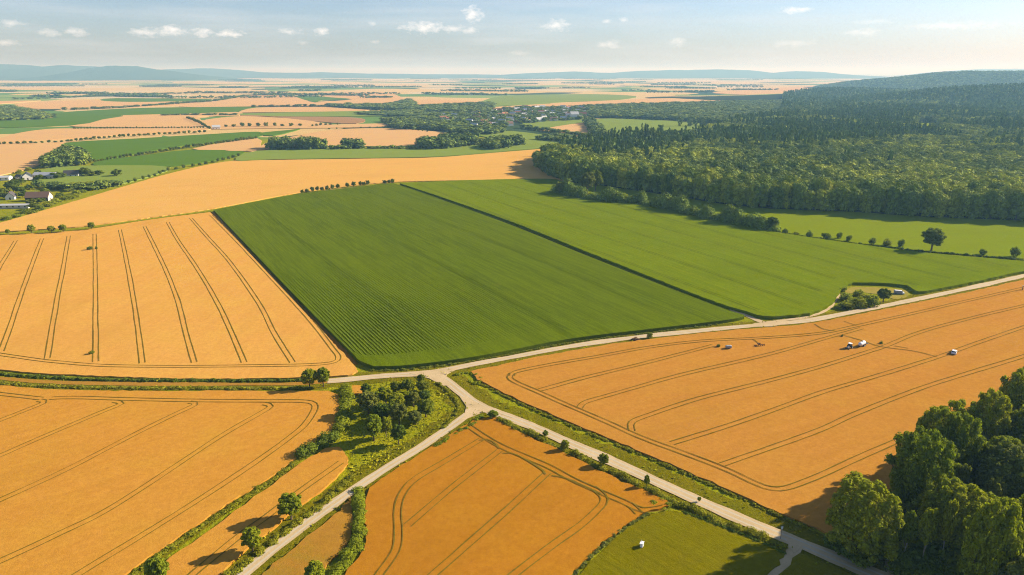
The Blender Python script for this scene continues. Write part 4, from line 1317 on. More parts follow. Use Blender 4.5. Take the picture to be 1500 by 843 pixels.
def forest():
    rng = np.random.default_rng(21)
    dec = [lod_tree(500 + k, 9, 260, 0.12, 2) for k in range(5)]
    con = [lod_conifer(520 + k, 110, 0.16) for k in range(3)]
    P = scatter(forest_a, 11.0, rng)
    # keep clear of the trees built one by one
    d = np.full(len(P), 1e9)
    for q in front_xy:
        d = np.minimum(d, ((P - q) ** 2).sum(1))
    P = P[d > 7.0 ** 2]
    P = P[np.abs(P[:, 0]) < P[:, 1] * 0.83 + 30]
    P = P[~inside(gpoly([(1340, 184), (1376, 184), (1374, 204), (1338, 204)]), P)]
    n = len(P)
    isc = (vnoise(P, 130, 3) + 0.25 * vnoise(P, 30, 4) + 0.55 * sstep((P[:, 1] - 700) / 500) + rng.normal(0, 0.12, n)) > 1.02
    which = np.where(isc, 5 + rng.integers(0, 3, n), rng.integers(0, 5, n))
    H = np.where(isc, rng.uniform(20, 29, n), rng.uniform(18, 23, n)) * (0.78 + 0.4 * vnoise(P, 70, 9))
    W = np.where(isc, rng.uniform(17, 22, n), rng.uniform(13.0, 20.0, n))
    tint = np.where(isc, rng.uniform(0.0, 0.25, n), np.clip(0.02 + 0.6 * vnoise(P, 55, 8) + 0.42 * vnoise(P, 150, 18) + rng.normal(0, 0.2, n), 0.06, 1))
    plant_many('forest', P, H, W, dec + con, which, tint, LEAF_FOREST, hill_z, rng, 'deep mixed forest of leafy and dark conifer trees filling the right side', 'forest')
    # farther forest on rising ground
    dec2 = [lod_tree(540 + k, 5, 60, 0.26) for k in range(4)]
    con2 = [lod_conifer(560 + k, 34, 0.26) for k in range(2)]
    poly = np.array([(forest_a[-4][0], 1480), (520, 1500), (640, 1690), (980, 2550), (1150, 3000), (1600, 3450), (3000, 3450), (2900, 3000), (1450, 1500)])
    P = scatter(poly, 11.0, rng)
    P = P[np.abs(P[:, 0]) < P[:, 1] * 0.82 + 30]
    P = P[~inside(forest_a, P)]
    P = P[~inside(gpoly([(1340, 184), (1376, 184), (1374, 204), (1338, 204)]), P)]
    n = len(P)
    isc = (vnoise(P, 240, 5) + rng.normal(0, 0.15, n)) > 0.42
    which = np.where(isc, 4 + rng.integers(0, 2, n), rng.integers(0, 4, n))
    H = np.where(isc, rng.uniform(19, 27, n), rng.uniform(16, 22, n))
    W = np.where(isc, rng.uniform(22, 28, n), rng.uniform(14, 19, n))
    tint = np.where(isc, rng.uniform(0.0, 0.25, n), np.clip(0.22 + 0.55 * vnoise(P, 120, 8) + rng.normal(0, 0.14, n), 0.05, 1))
    plant_many('distant_forest', P, H, W, dec2 + con2, which, tint, LEAF_FOREST, hill_z, rng, 'distant dark forest on rolling ground', 'forest')
    # wooded ridge on the skyline
    X = scatter(np.array([(2050, 3700), (5000, 3700), (5000, 5000), (2050, 5000)]), 17.0, rng)
    X = X[hill_z(X[:, 0], X[:, 1]) > 2.0]
    X = X[np.abs(X[:, 0]) < X[:, 1] * 0.82]
    n = len(X)
    dec3 = [lod_tree(580 + k, 3, 22, 0.4) for k in range(3)]
    plant_many('ridge_forest', X, rng.uniform(14, 21, n), rng.uniform(22, 30, n), dec3, rng.integers(0, 3, n), rng.uniform(0.25, 0.7, n), LEAF_FOREST, hill_z, rng, 'hazy blue wooded ridge on the skyline', 'forest')
forest()

# ------------------------------------------------------------------ woods and tree lines of the plain
FAR_DEC = [lod_tree(600 + k, 5, 70, 0.24) for k in range(4)]
def copse(pix, spacing, h, label, w=1.5, tint=(0.1, 0.65), line=None, name='copse', cat='trees'):
    rng = np.random.default_rng(int(abs(pix[0][0] * 31 + pix[0][1] * 17)))
    if line is None:
        P = scatter(gpoly(pix), spacing, rng)
    else:
        L = gline(pix, True, spacing)
        P = np.repeat(L, line, 0) + rng.normal(0, spacing * 0.3 * line, (len(L) * line, 2))
    n = len(P)
    plant_many(name, P, h * rng.uniform(0.65, 1.15, n), spacing * w * rng.uniform(0.85, 1.3, n), FAR_DEC, rng.integers(0, 4, n), rng.uniform(*tint, n), LEAF_FOREST, None, rng, label, cat)
copse([(-20, 160), (15, 157), (45, 163), (80, 172), (60, 176), (-20, 178)], 15, 9, 'dark wooded hamlet left on the plain')
copse([(95, 224), (118, 228), (130, 235), (124, 242), (68, 247), (64, 242)], 8, 13, 'dark copse beside the green field on the left')
copse([(392, 221), (420, 221), (478, 220), (476, 217), (440, 215), (400, 217)], 9, 17, 'tall grove on the far edge of the upper green strip', tint=(0.1, 0.5))
copse([(502, 219), (530, 219), (528, 215), (506, 215)], 9, 14, 'short clump right of the tall grove', tint=(0.1, 0.5))
copse([(470, 219.5), (510, 219.3), (530, 219), (612, 219)], 7, 7, 'thin dark hedge line along the green strip', line=1)
copse([(612, 220), (650, 220), (702, 212), (700, 205), (655, 207), (615, 213)], 10, 14, 'dark wood at the right end of the green strip', tint=(0.1, 0.45))
copse([(704, 217), (726, 221), (772, 212), (750, 208), (722, 211)], 10, 14, 'small wood right of the green strip')
copse([(562, 156), (600, 149), (612, 158), (720, 153), (716, 165), (690, 168), (640, 165), (600, 164), (500, 159), (480, 156)], 22, 12, 'long dark wood across the middle of the plain')
copse([(560, 178), (640, 178), (690, 190), (740, 191), (730, 198), (670, 198), (640, 191), (585, 191)], 14, 12, 'dark wood in front of the village')
copse([(855, 159), (900, 157), (1000, 154), (1150, 150), (1140, 178), (1062, 184), (1000, 178), (900, 174), (866, 174)], 17, 13, 'wide dark belt of trees right of the village')
copse([(766, 188), (800, 193), (830, 197), (860, 201)], 8, 8, 'hedge line below the yellow-green field', line=1)
copse([(785, 206), (805, 202), (832, 202), (846, 207), (820, 209)], 9, 9, 'thicket on the grass slope above the forest tip')
copse([(857, 182), (866, 180), (884, 195), (890, 202), (870, 201)], 11, 13, 'clump of trees at the far forest corner')
copse([(520, 168), (600, 164), (690, 170), (680, 178), (600, 174)], 24, 9, 'loose wood on the near side of the plain')
copse([(60, 274), (100, 277), (140, 278), (165, 272)], 7, 7, 'bushes along the far side of the farm', line=2, tint=(.1, .6))

copse([(100, 161.5), (200, 157), (316, 148), (361, 141), (430, 138.5)], 13, 8, 'long dark hedge line crossing the far left plain', line=1, tint=(0, .3))
copse([(20, 146), (100, 143.5), (220, 138.5), (337, 136.5), (420, 136)], 16, 8, 'farthest thin hedge line on the left plain', line=1, tint=(0, .3))
copse([(240, 170), (290, 169), (345, 169.5)], 11, 6, 'short hedge line on the far wheat hill', line=1, tint=(0, .3))
copse([(375, 157.5), (460, 156.5), (500, 158)], 13, 8, 'hedge line before the long dark wood', line=1, tint=(0, .3))
rng_v = np.random.default_rng(8)
village = gpoly([(640, 184), (625, 172), (700, 169), (750, 160), (862, 159), (862, 176), (800, 179), (760, 183), (735, 188), (690, 188)])
P = scatter(village, 25, rng_v)
n = len(P)
plant_many('village_trees', P, rng_v.uniform(7, 13, n), rng_v.uniform(15, 24, n), FAR_DEC, rng_v.integers(0, 4, n), rng_v.uniform(0, 0.5, n), LEAF_FOREST, None, rng_v, 'trees packed between the village houses', 'trees')

# dark hedge lines and small woods very far out
def far_lines():
    rng = np.random.default_rng(55)
    Ps = []
    for k in range(85):
        yy = rng.uniform(0, 1) ** 2.0 * 30 + 114.5
        xx = rng.uniform(-30, 1180 if yy < 140 else 560)
        if yy > 140 and xx > 560:
            continue
        a = G(xx, yy); ln = rng.uniform(90, 420) * (1.0 + a.y / 6000)
        ang = rng.normal(0.05, 0.25)
        m = int(ln / 15)
        t = np.linspace(-0.5, 0.5, m)[:, None] * ln
        base = np.array([[a.x, a.y]]) + t * np.array([[math.cos(ang), math.sin(ang)]])
        rows = rng.choice([1, 1, 1, 2, 2, 3, 6])
        for r in range(rows):
            keep = np.abs(t[:, 0]) < ln * 0.5 * rng.uniform(0.5, 1)
            Ps.append(base[keep] + rng.normal(0, 4, (keep.sum(), 2)) + np.array([[0, r * 15.0]]))
    P = np.concatenate(Ps)
    n = len(P)
    tm = [lod_tree(620 + k, 2, 12, 0.45) for k in range(3)]
    plant_many('distant_treeline', P, rng.uniform(7, 13, n), rng.uniform(16, 26, n), tm, rng.integers(0, 3, n), rng.uniform(0, 0.25, n), LEAF_FOREST, None, rng, 'thin dark tree lines far out on the hazy plain', 'trees')
far_lines()

def tree_row(pix, n, hp, wp, label, group, jig=0.15, mesh=None):
    L = gline(pix, True, 3.0)
    L = L[np.linspace(0, len(L) - 1, n).astype(int)]
    for q in L:
        p = Vector((q[0], q[1], 0))
        s = random.uniform(0.75, 1.25)
        h = hp / ppm(p) * s
        one('row_tree', random.choice(mesh or ROW), p, h, wp / ppm(p) * random.uniform(0.8, 1.2), label, 'tree', group)
tree_row([(108, 189.5), (200, 189), (298, 188.5)], 46, 3.0, 2.9, 'tiny tree in the evenly spaced row across the far wheat', 'evenly spaced row across far wheat')
tree_row([(0, 212.5), (85, 209.5), (140, 204.5), (200, 200), (300, 195)], 40, 4.2, 5.8, 'small tree of the row between two far wheat fields at left', 'row between far wheat fields')
tree_row([(133, 239), (200, 229), (275, 217.5), (375, 204)], 50, 4.8, 5.8, 'dark tree in the dense row below the far green field', 'row below the far green field')
tree_row([(178, 271), (225, 258.5), (250, 250), (300, 241), (350, 229.5)], 20, 5.0, 6.5, 'round bush in the row along the top edge of the pale wheat', 'bush row along the pale wheat', mesh=BUSH_DARK)
tree_row([(482, 190), (560, 188.5), (600, 191), (626, 194)], 16, 2.8, 3.4, 'tiny tree in the row along the far wheat hill', 'row along the far wheat hill')
tree_row([(275, 174.5), (290, 181), (307, 190)], 15, 5.0, 5.0, 'dark tree of the short diagonal row beside the white house', 'short diagonal row by the white house')
tree_row([(331, 187), (350, 186.5), (375, 186.5), (440, 185.5)], 10, 5.5, 7.0, 'round tree of the scattered row right of the white house', 'scattered row right of the white house')
tree_row([(458, 186), (480, 184), (495, 183.5)], 6, 4.0, 5.0, 'small tree of the short row before the far tilled field', 'short row before the tilled field')

# ------------------------------------------------------------------ buildings
WHITE = plain('white_render', (0.80, 0.77, 0.71), 0.8, 0.2)
CREAM = plain('cream_render', (0.66, 0.58, 0.46), 0.8, 0.2)
ROOF_D = plain('dark_slate_roof', (0.085, 0.075, 0.075), 0.7, 0.3)
ROOF_B = plain('brown_tile_roof', (0.20, 0.12, 0.085), 0.8, 0.2)
ROOF_R = plain('red_tile_roof', (0.36, 0.15, 0.085), 0.8, 0.2)
ROOF_G = plain('grey_sheet_roof', (0.46, 0.47, 0.48), 0.5, 0.4)
TIMBER = plain('dark_timber_cladding', (0.06, 0.05, 0.045), 0.8, 0.2)
GLASS = plain('dark_window_glass', (0.03, 0.04, 0.05), 0.1, 0.6)

def bm_box(bm, x0, x1, y0, y1, z0, z1):
    v = [bm.verts.new(p) for p in ((x0, y0, z0), (x1, y0, z0), (x1, y1, z0), (x0, y1, z0), (x0, y0, z1), (x1, y0, z1), (x1, y1, z1), (x0, y1, z1))]
    for f in ((0, 3, 2, 1), (4, 5, 6, 7), (0, 1, 5, 4), (1, 2, 6, 5), (2, 3, 7, 6), (3, 0, 4, 7)):
        bm.faces.new([v[i] for i in f])

def bm_obj(name, bm, mats, parent=None, bevel=0.0):
    if bevel:
        bmesh.ops.bevel(bm, geom=list(bm.edges), offset=bevel, segments=2, affect='EDGES')
    me = bpy.data.meshes.new(name)
    bm.to_mesh(me); bm.free()
    return link(name, me, mats if isinstance(mats, (list, tuple)) else [mats], parent)

def house(name, p, l, w, hw, hr, rz, wall, roof, label, group=None, gable=None, windows=True, cat='house', chimney=False):
    """gabled house: ridge along local x"""
    t = empty(name, (p.x, p.y, 0), rz)
    tag(t, label, cat, group)
    bm = bmesh.new()
    x, y = l / 2, w / 2
    B = [bm.verts.new((sx * x, sy * y, z)) for z in (-0.2, hw) for sx, sy in ((-1, -1), (1, -1), (1, 1), (-1, 1))]
    r0 = bm.verts.new((-x, 0, hw + hr)); r1 = bm.verts.new((x, 0, hw + hr))
    for f in ((0, 1, 5, 4), (2, 3, 7, 6)):
        bm.faces.new([B[i] for i in f])
    g1 = bm.faces.new([B[1], B[2], B[6], r1, B[5]])
    g0 = bm.faces.new([B[3], B[0], B[4], r0, B[7]])
    mats = [wall]
    if gable is not None:
        mats.append(gable)
        g0.material_index = g1.material_index = 1
    bm_obj('wall', bm, mats, t)
    bm = bmesh.new()
    o = 0.45; th = 0.25
    for s in (-1, 1):
        a = [(-x - o, s * (y + o), hw - o * hr / y), (x + o, s * (y + o), hw - o * hr / y), (x + o, 0, hw + hr), (-x - o, 0, hw + hr)]
        lo = [bm.verts.new((q[0], q[1], q[2] + 0.03)) for q in a]; hi = [bm.verts.new((q[0], q[1], q[2] + th)) for q in a]
        fs = [hi, lo[::-1]] + [[lo[i], lo[(i + 1) % 4], hi[(i + 1) % 4], hi[i]] for i in range(4)]
        for f in fs:
            bm.faces.new(f if s < 0 else f[::-1])
    rf = bm_obj('roof', bm, roof, t)
    if chimney:
        bm = bmesh.new(); bm_box(bm, x * 0.4, x * 0.4 + 0.7, -0.35, 0.35, hw + hr * 0.6, hw + hr + 0.9)
        bm_obj('chimney', bm, ROOF_R, rf)
    if windows:
        nwin = max(1, int(l / 4.5))
        for s in (-1, 1):
            for k in range(nwin):
                cx = -x + (k + 0.5) * l / nwin
                bm = bmesh.new(); bm_box(bm, cx - 0.6, cx + 0.6, s * y - 0.04, s * y + 0.04, 1.0, min(2.3, hw - 0.3))
                bm_obj('window', bm, GLASS, t)
        bm = bmesh.new(); bm_box(bm, x - 0.04, x + 0.05, -0.6, 0.6, 0.0, 2.1)
        bm_obj('door', bm, TIMBER, t)
    return t

FARM = 'farm buildings at the left edge'
def at(px, py): return G(px, py)
house('barn', at(58, 294), 19, 9, 3.6, 4.2, R(8), TIMBER, ROOF_B, 'long dark barn with brown roof and pale gable end', FARM, gable=CREAM, cat='barn')
house('farm_house', at(17, 292), 8, 7, 3.0, 3.6, R(-70), WHITE, ROOF_D, 'small white house with pointed gable facing the pale wheat', FARM, chimney=True)
house('shed', at(14, 305), 34, 6, 2.6, 0.8, R(4), CREAM, ROOF_G, 'long low grey-roofed shed nearest the pale wheat', FARM, cat='shed')
house('barn', at(41, 263), 12, 9, 4.0, 3.6, R(-55), WHITE, ROOF_D, 'white-gabled barn with dark flank at the back of the farm', FARM, cat='barn')
house('barn', at(68, 262), 24, 10, 4.2, 2.6, R(-6), CREAM, ROOF_G, 'wide pale-roofed hall in the middle of the farm', FARM, cat='barn')
house('farm_house', at(106, 259), 15, 8, 3.0, 3.8, R(12), WHITE, ROOF_D, 'dark-roofed house with white gable at the right end of the farm', FARM, chimney=True)
house('shed', at(4, 264), 16, 8, 3.0, 1.4, R(10), WHITE, ROOF_G, 'white flat shed at the left edge behind the farm trees', FARM, cat='shed')
house('shed', at(29, 262), 7, 5, 2.6, 1.8, R(-20), CREAM, ROOF_D, 'tiny dark shed between white shed and white-gabled barn', FARM, cat='shed')
house('farm_house', at(317, 189.5), 15, 11, 4.5, 3.6, R(25), WHITE, ROOF_G, 'lone white farmhouse beside the short diagonal tree row', None)
# farm yard trees
for (px, yb, hp, w, v) in [(20, 281, 12, 17, 0), (30, 283, 9, 13, 1), (10, 284, 8, 10, 2), (32, 271, 9, 12, 3), (58, 264, 7, 12, 1), (84, 262, 9, 16, 2), (92, 261, 7, 10, 0), (118, 258, 9, 12, 3), (126, 258, 12, 13, 1), (134, 259, 8, 10, 2), (146, 258, 8, 11, 0), (171, 259, 10, 13, 3), (52, 307, 9, 18, 0), (70, 303, 6, 12, 1), (82, 297, 6, 12, 2), (95, 293, 6, 14, 3), (110, 289, 5, 11, 0), (25, 318, 4, 12, 1), (38, 312, 5, 12, 2), (10, 322, 5, 12, 3), (66, 281, 5, 10, 0), (100, 281, 4, 10, 2), (120, 282, 4, 12, 3), (28, 254, 5, 8, 0), (42, 250, 5, 8, 1), (24, 276, 11, 14, 2), (8, 292, 9, 12, 0), (34, 290, 9, 12, 1), (44, 278, 7, 12, 3), (14, 276, 9, 12, 1), (76, 272, 5, 13, 2), (88, 272, 5, 13, 0), (104, 272, 4, 12, 3), (116, 272, 5, 12, 1), (132, 271, 5, 12, 2), (148, 269, 5, 10, 0), (160, 268, 4, 10, 3), (60, 298, 7, 12, 2), (46, 300, 8, 13, 1), (88, 290, 7, 11, 3), (78, 299, 5, 12, 0), (104, 292, 6, 11, 2), (58, 308, 6, 12, 3), (50, 313, 5, 11, 1), (0, 286, 9, 11, 3), (16, 262, 6, 8, 2), (56, 256, 7, 9, 3), (50, 262, 7, 10, 0), (78, 258, 6, 9, 1), (112, 284, 6, 11, 1)]:
    p = G(px, yb)
    one('yard_tree', ROW[v % 4] if hp > 6 else BUSH[v % 3], p, height_to(p, yb - hp) * 1.1, w / ppm(p) * 1.3, 'leafy tree among the farm buildings at the left edge' if hp > 6 else 'low green bush among the farm buildings at the left edge', 'tree' if hp > 6 else 'bush', 'farmyard trees' if hp > 6 else 'farmyard bushes')

VILLAGE_BITS = {}
def village_houses():
    rng = np.random.default_rng(90)
    pts = scatter(village, 44, rng)
    extra = scatter(gpoly([(930, 172), (1000, 166), (1062, 168), (1050, 176), (960, 175)]), 60, rng)
    k = 0
    for q in np.concatenate([pts, extra]):
        w = rng.choice(2, p=[0.75, 0.25]); r = rng.choice(3, p=[0.13, 0.27, 0.6])
        key = (int(w), int(r))
        if key not in VILLAGE_BITS:
            bm = bmesh.new()
            bm_box(bm, -7, 7, -4.5, 4.5, -0.2, 4.6)
            for f in bm.faces: f.material_index = 0
            for s in (-1, 1):
                a = [bm.verts.new(c) for c in ((-7.5, s * 5.1, 4.4), (7.5, s * 5.1, 4.4), (7.5, 0, 9.0), (-7.5, 0, 9.0))]
                f = bm.faces.new(a if s < 0 else a[::-1]); f.material_index = 1
            for sx in (-7, 7):
                f = bm.faces.new([bm.verts.new(c) for c in ((sx, -4.5, 4.6), (sx, 4.5, 4.6), (sx, 0, 8.8))])
            me = bpy.data.meshes.new('village_house'); bm.to_mesh(me); bm.free()
            me.materials.append([WHITE, CREAM][w]); me.materials.append([ROOF_R, ROOF_B, ROOF_G][r])
            VILLAGE_BITS[key] = me
        o = bpy.data.objects.new('village_house', VILLAGE_BITS[key]); COL.objects.link(o)
        o.location = (q[0], q[1], 0); o.rotation_euler = (0, 0, rng.uniform(-0.7, 0.7)); s = rng.uniform(0.8, 1.25); o.scale = (s, s, s)
        tag(o, 'tiny pale house among the trees of the distant village', 'house', 'houses of the distant village')
        k += 1
    house('village_hall', G(841, 175.5), 20, 12, 13, 6, R(15), WHITE, ROOF_G, 'tall bright white building standing out of the distant village', None, windows=True, cat='building')
village_houses()

# ------------------------------------------------------------------ vehicles and small things in the fields
SILVER = plain('silver_paint', (0.72, 0.73, 0.74), 0.3, 0.5, 0.05)
WHITEP = plain('white_paint', (0.82, 0.82, 0.80), 0.35, 0.5, 0.05)
GREY = plain('grey_metal', (0.28, 0.29, 0.30), 0.45, 0.5)
DARKM = plain('dark_metal', (0.05, 0.05, 0.055), 0.5, 0.4)
RUBBER = plain('black_rubber', (0.02, 0.02, 0.02), 0.9, 0.1)
LAMP = plain('clear_lamp_lens', (0.75, 0.75, 0.72), 0.1, 0.6)
RED = plain('red_paint', (0.42, 0.05, 0.03), 0.4, 0.4)
WOODB = plain('weathered_wood', (0.22, 0.16, 0.11), 0.9, 0.1)

def loft(name, secs, mat, parent=None, smooth=False):
    """secs: cross sections along x: (x, half width bottom, half width top, z0, z1)"""
    bm = bmesh.new()
    rings = []
    for (x, wb, wtp, z0, z1) in secs:
        zm = z0 * 0.55 + z1 * 0.45
        rings.append([bm.verts.new(c) for c in ((x, -wb * 0.93, z0), (x, -wb, zm), (x, -wtp, z1), (x, wtp, z1), (x, wb, zm), (x, wb * 0.93, z0))])
    for a, b in zip(rings, rings[1:]):
        for i in range(6):
            bm.faces.new((a[i], a[(i + 1) % 6], b[(i + 1) % 6], b[i]))
    bm.faces.new(rings[0][::-1]); bm.faces.new(rings[-1])
    bmesh.ops.recalc_face_normals(bm, faces=bm.faces)
    return bm_obj(name, bm, mat, parent, 0.04)

def wheel(parent, x, y, r, w, name='wheel'):
    bm = bmesh.new()
    bmesh.ops.create_cone(bm, cap_ends=True, segments=18, radius1=r, radius2=r, depth=w)
    bmesh.ops.rotate(bm, verts=bm.verts, matrix=Matrix.Rotation(math.pi / 2, 3, 'X'))
    bmesh.ops.translate(bm, verts=bm.verts, vec=(x, y, r))
    wh = bm_obj(name, bm, RUBBER, parent, 0.02)
    bm = bmesh.new()
    bmesh.ops.create_cone(bm, cap_ends=True, segments=14, radius1=r * 0.58, radius2=r * 0.58, depth=w + 0.03)
    bmesh.ops.rotate(bm, verts=bm.verts, matrix=Matrix.Rotation(math.pi / 2, 3, 'X'))
    bmesh.ops.translate(bm, verts=bm.verts, vec=(x, y, r))
    bm_obj('rim', bm, GREY, wh)
    return wh

def box_part(name, b, mat, parent, bevel=0.03):
    bm = bmesh.new(); bm_box(bm, *b)
    return bm_obj(name, bm, mat, parent, bevel)

def stand(name, px, py, rz, label, cat, z=0.0, sc=1.0):
    p = G(px, py)
    return tag(empty(name, (p.x, p.y, z), rz, sc), label, cat)

def car():
    t = stand('parked_car', 1397, 519.5, R(52), 'silver car parked on the tramline in the right wheat field', 'car', 0.45, 1.05)
    loft('body', [(-2.15, .74, .70, .40, .92), (-1.9, .86, .80, .30, 1.0), (-0.8, .88, .82, .26, 1.02), (0.9, .88, .82, .26, 1.0), (1.7, .86, .78, .30, .92), (2.2, .74, .66, .38, .76)], SILVER, t)
    loft('cabin_glass', [(-1.75, .76, .60, .98, 1.10), (-1.1, .78, .62, .98, 1.42), (0.1, .78, .62, .98, 1.42), (1.05, .76, .62, .98, 1.06)], GLASS, t)
    loft('roof_panel', [(-1.45, .66, .60, 1.36, 1.44), (-1.0, .68, .62, 1.40, 1.50), (0.05, .68, .62, 1.40, 1.50), (0.45, .64, .60, 1.34, 1.42)], WHITEP, t)
    for x in (-1.35, 1.35):
        for y in (-.80, .80): wheel(t, x, y, .33, .22)
    for y in (-.55, .55): box_part('headlight', (2.12, 2.22, y - .16, y + .16, .58, .72), LAMP, t)
    for y in (-.55, .55): box_part('tail_light', (-2.2, -2.1, y - .14, y + .14, .70, .84), RED, t)
car()

def tanker():
    t = stand('tractor', 1244, 512, R(40), 'small dark-windowed tractor coupled to the white tanker in the wheat', 'tractor', 0.4, 0.86)
    loft('hood', [(-2.6, .38, .32, .8, 1.35), (-2.2, .45, .38, .75, 1.55), (-0.7, .48, .40, .75, 1.6)], GREY, t)
    loft('cab', [(-0.7, .72, .62, 1.0, 2.45), (-0.2, .80, .68, 1.0, 2.6), (0.8, .80, .68, 1.0, 2.6)], GLASS, t)
    box_part('cab_roof', (-0.85, 0.95, -.80, .80, 2.58, 2.75), WHITEP, t)
    box_part('chassis', (-2.2, 0.8, -.35, .35, .55, 1.0), DARKM, t)
    for y in (-.95, .95): wheel(t, 0.45, y, .80, .42)
    for y in (-.80, .80): wheel(t, -1.9, y, .48, .30)
    k = stand('tanker_trailer', 1262, 509, R(40), 'long white tank trailer behind the tractor in the right wheat field', 'trailer', 0.4, 0.82)
    bm = bmesh.new()
    prof = [(-3.0, .15), (-2.9, .55), (-2.6, .85), (-2.2, 1.0), (2.0, 1.0), (2.4, .85), (2.7, .55), (2.8, .15)]
    rings = [[bm.verts.new((x, r * math.cos(a), 1.75 + r * math.sin(a))) for a in [2 * math.pi * i / 18 for i in range(18)]] for x, r in prof]
    for a, b in zip(rings, rings[1:]):
        for i in range(18): bm.faces.new((a[i], a[(i + 1) % 18], b[(i + 1) % 18], b[i]))
    bm.faces.new(rings[0][::-1]); bm.faces.new(rings[-1])
    bmesh.ops.recalc_face_normals(bm, faces=bm.faces)
    tk = bm_obj('tank', bm, SILVER, k)
    for p in tk.data.polygons: p.use_smooth = True
    box_part('frame', (-3.3, 2.9, -.4, .4, .62, .82), DARKM, k)
    box_part('drawbar', (-4.3, -3.2, -.10, .10, .60, .74), DARKM, k)
    box_part('hatch', (-0.4, 0.4, -.3, .3, 2.7, 2.92), GREY, k)
    box_part('spreader_bar', (2.9, 3.3, -1.7, 1.7, .9, 1.4), GREY, k)
    for x in (0.1, 1.4):
        for y in (-1.05, 1.05): wheel(k, x, y, .62, .40)
tanker()

def trailer():
    t = stand('small_trailer', 1067, 512.5, R(5), 'small dark grey trailer with a white end in the right wheat field', 'trailer', 0.45, 0.8)
    loft('body', [(-1.5, .85, .75, .55, 1.5), (-1.2, .9, .8, .5, 1.75), (0.9, .9, .8, .5, 1.75), (1.2, .85, .75, .55, 1.6)], GREY, t)
    box_part('end_panel', (1.18, 1.45, -.86, .86, .55, 1.65), WHITEP, t)
    box_part('drawbar', (-2.5, -1.4, -.07, .07, .5, .62), DARKM, t)
    for y in (-.95, .95): wheel(t, 0.1, y, .40, .22)
trailer()

def harrow():
    t = stand('field_harrow', 1112, 509, R(15), 'brown rusty harrow left in the wheat at the end of a short track', 'farm implement', 0.45, 1.0)
    RUST = plain('rusty_iron', (0.19, 0.10, 0.05), 0.9, 0.1)
    box_part('frame', (-2.6, 2.6, -.12, .12, .55, .78), RUST, t)
    box_part('hitch', (-.12, .12, 0.1, 1.8, .62, 1.0), RUST, t)
    box_part('mast', (-.35, .35, -.2, .25, .7, 1.5), RUST, t)
    for x in (-2.2, -1.3, -.45, .45, 1.3, 2.2): box_part('tine', (x - .07, x + .07, -.45, -.1, 0.0, .6), RUST, t, 0.015)
harrow()

def heap():
    bm = bmesh.new()
    bmesh.ops.create_icosphere(bm, subdivisions=3, radius=1.0)
    for v in bm.verts:
        k = 1 + 0.22 * math.sin(v.co.x * 5 + 1) * math.sin(v.co.y * 4.3) + 0.12 * math.sin(v.co.z * 9 + v.co.x * 7)
        v.co = Vector((v.co.x * 1.9 * k, v.co.y * 1.2 * k, max(-0.05, v.co.z) * 1.1 * k))
    o = bm_obj('soil_heap', bm, plain('brown_soil', (0.14, 0.085, 0.05), 0.95, 0.05, 0.4))
    p = G(931, 498.5); o.location = (p.x, p.y, 0.1)
    tag(o, 'small heap of brown soil dumped at the road edge beside the dark bush', 'soil heap')
heap()

def van():
    t = stand('parked_van', 1316, 431, R(-20), 'small dark-sided van with white front parked by the clearing', 'van', 0.0, 0.95)
    loft('body', [(-2.3, .88, .82, .35, 1.9), (-2.1, .95, .86, .3, 2.05), (1.0, .95, .86, .3, 2.05), (1.5, .95, .84, .3, 1.95)], GREY, t)
    loft('cab', [(1.5, .94, .83, .32, 1.92), (1.9, .94, .80, .32, 1.5), (2.6, .90, .78, .35, 1.15), (2.8, .82, .74, .4, .95)], WHITEP, t)
    box_part('roof_panel', (-2.1, 1.4, -.80, .80, 2.05, 2.12), WHITEP, t)
    box_part('windscreen', (1.62, 1.80, -.70, .70, 1.35, 1.84), GLASS, t)
    for x in (-1.4, 1.8):
        for y in (-.88, .88): wheel(t, x, y, .36, .24)
    for y in (-.6, .6): box_part('headlight', (2.74, 2.84, y - .14, y + .14, .62, .8), LAMP, t)
van()

def cabinet():
    t = stand('field_cabin', 940, 802, R(-28), 'small white box-like cabin alone on the young green crop', 'cabin', 0.2, 0.62)
    box_part('wall', (-.55, .55, -.85, .85, 0.0, 1.75), WHITEP, t)
    bm = bmesh.new()
    v = [bm.verts.new(c) for c in ((-.7, -1.0, 1.76), (.7, -1.0, 1.9), (.7, 1.0, 1.9), (-.7, 1.0, 1.76), (-.7, -1.0, 1.84), (.7, -1.0, 1.98), (.7, 1.0, 1.98), (-.7, 1.0, 1.84))]
    for f in ((0, 3, 2, 1), (4, 5, 6, 7), (0, 1, 5, 4), (1, 2, 6, 5), (2, 3, 7, 6), (3, 0, 4, 7)): bm.faces.new([v[i] for i in f])
    bm_obj('roof', bm, WHITEP, t)
    d = box_part('door', (.552, .60, -.4, .4, .12, 1.6), SILVER, t, 0.01)
    box_part('handle', (.60, .65, .22, .30, .8, 1.0), DARKM, d, 0.005)
    bm = bmesh.new()
    bmesh.ops.create_cone(bm, cap_ends=True, segments=10, radius1=.05, radius2=.05, depth=1.1)
    bmesh.ops.translate(bm, verts=bm.verts, vec=(-.3, .4, 2.4))
    bm_obj('vent_pipe', bm, GREY, t)
cabinet()

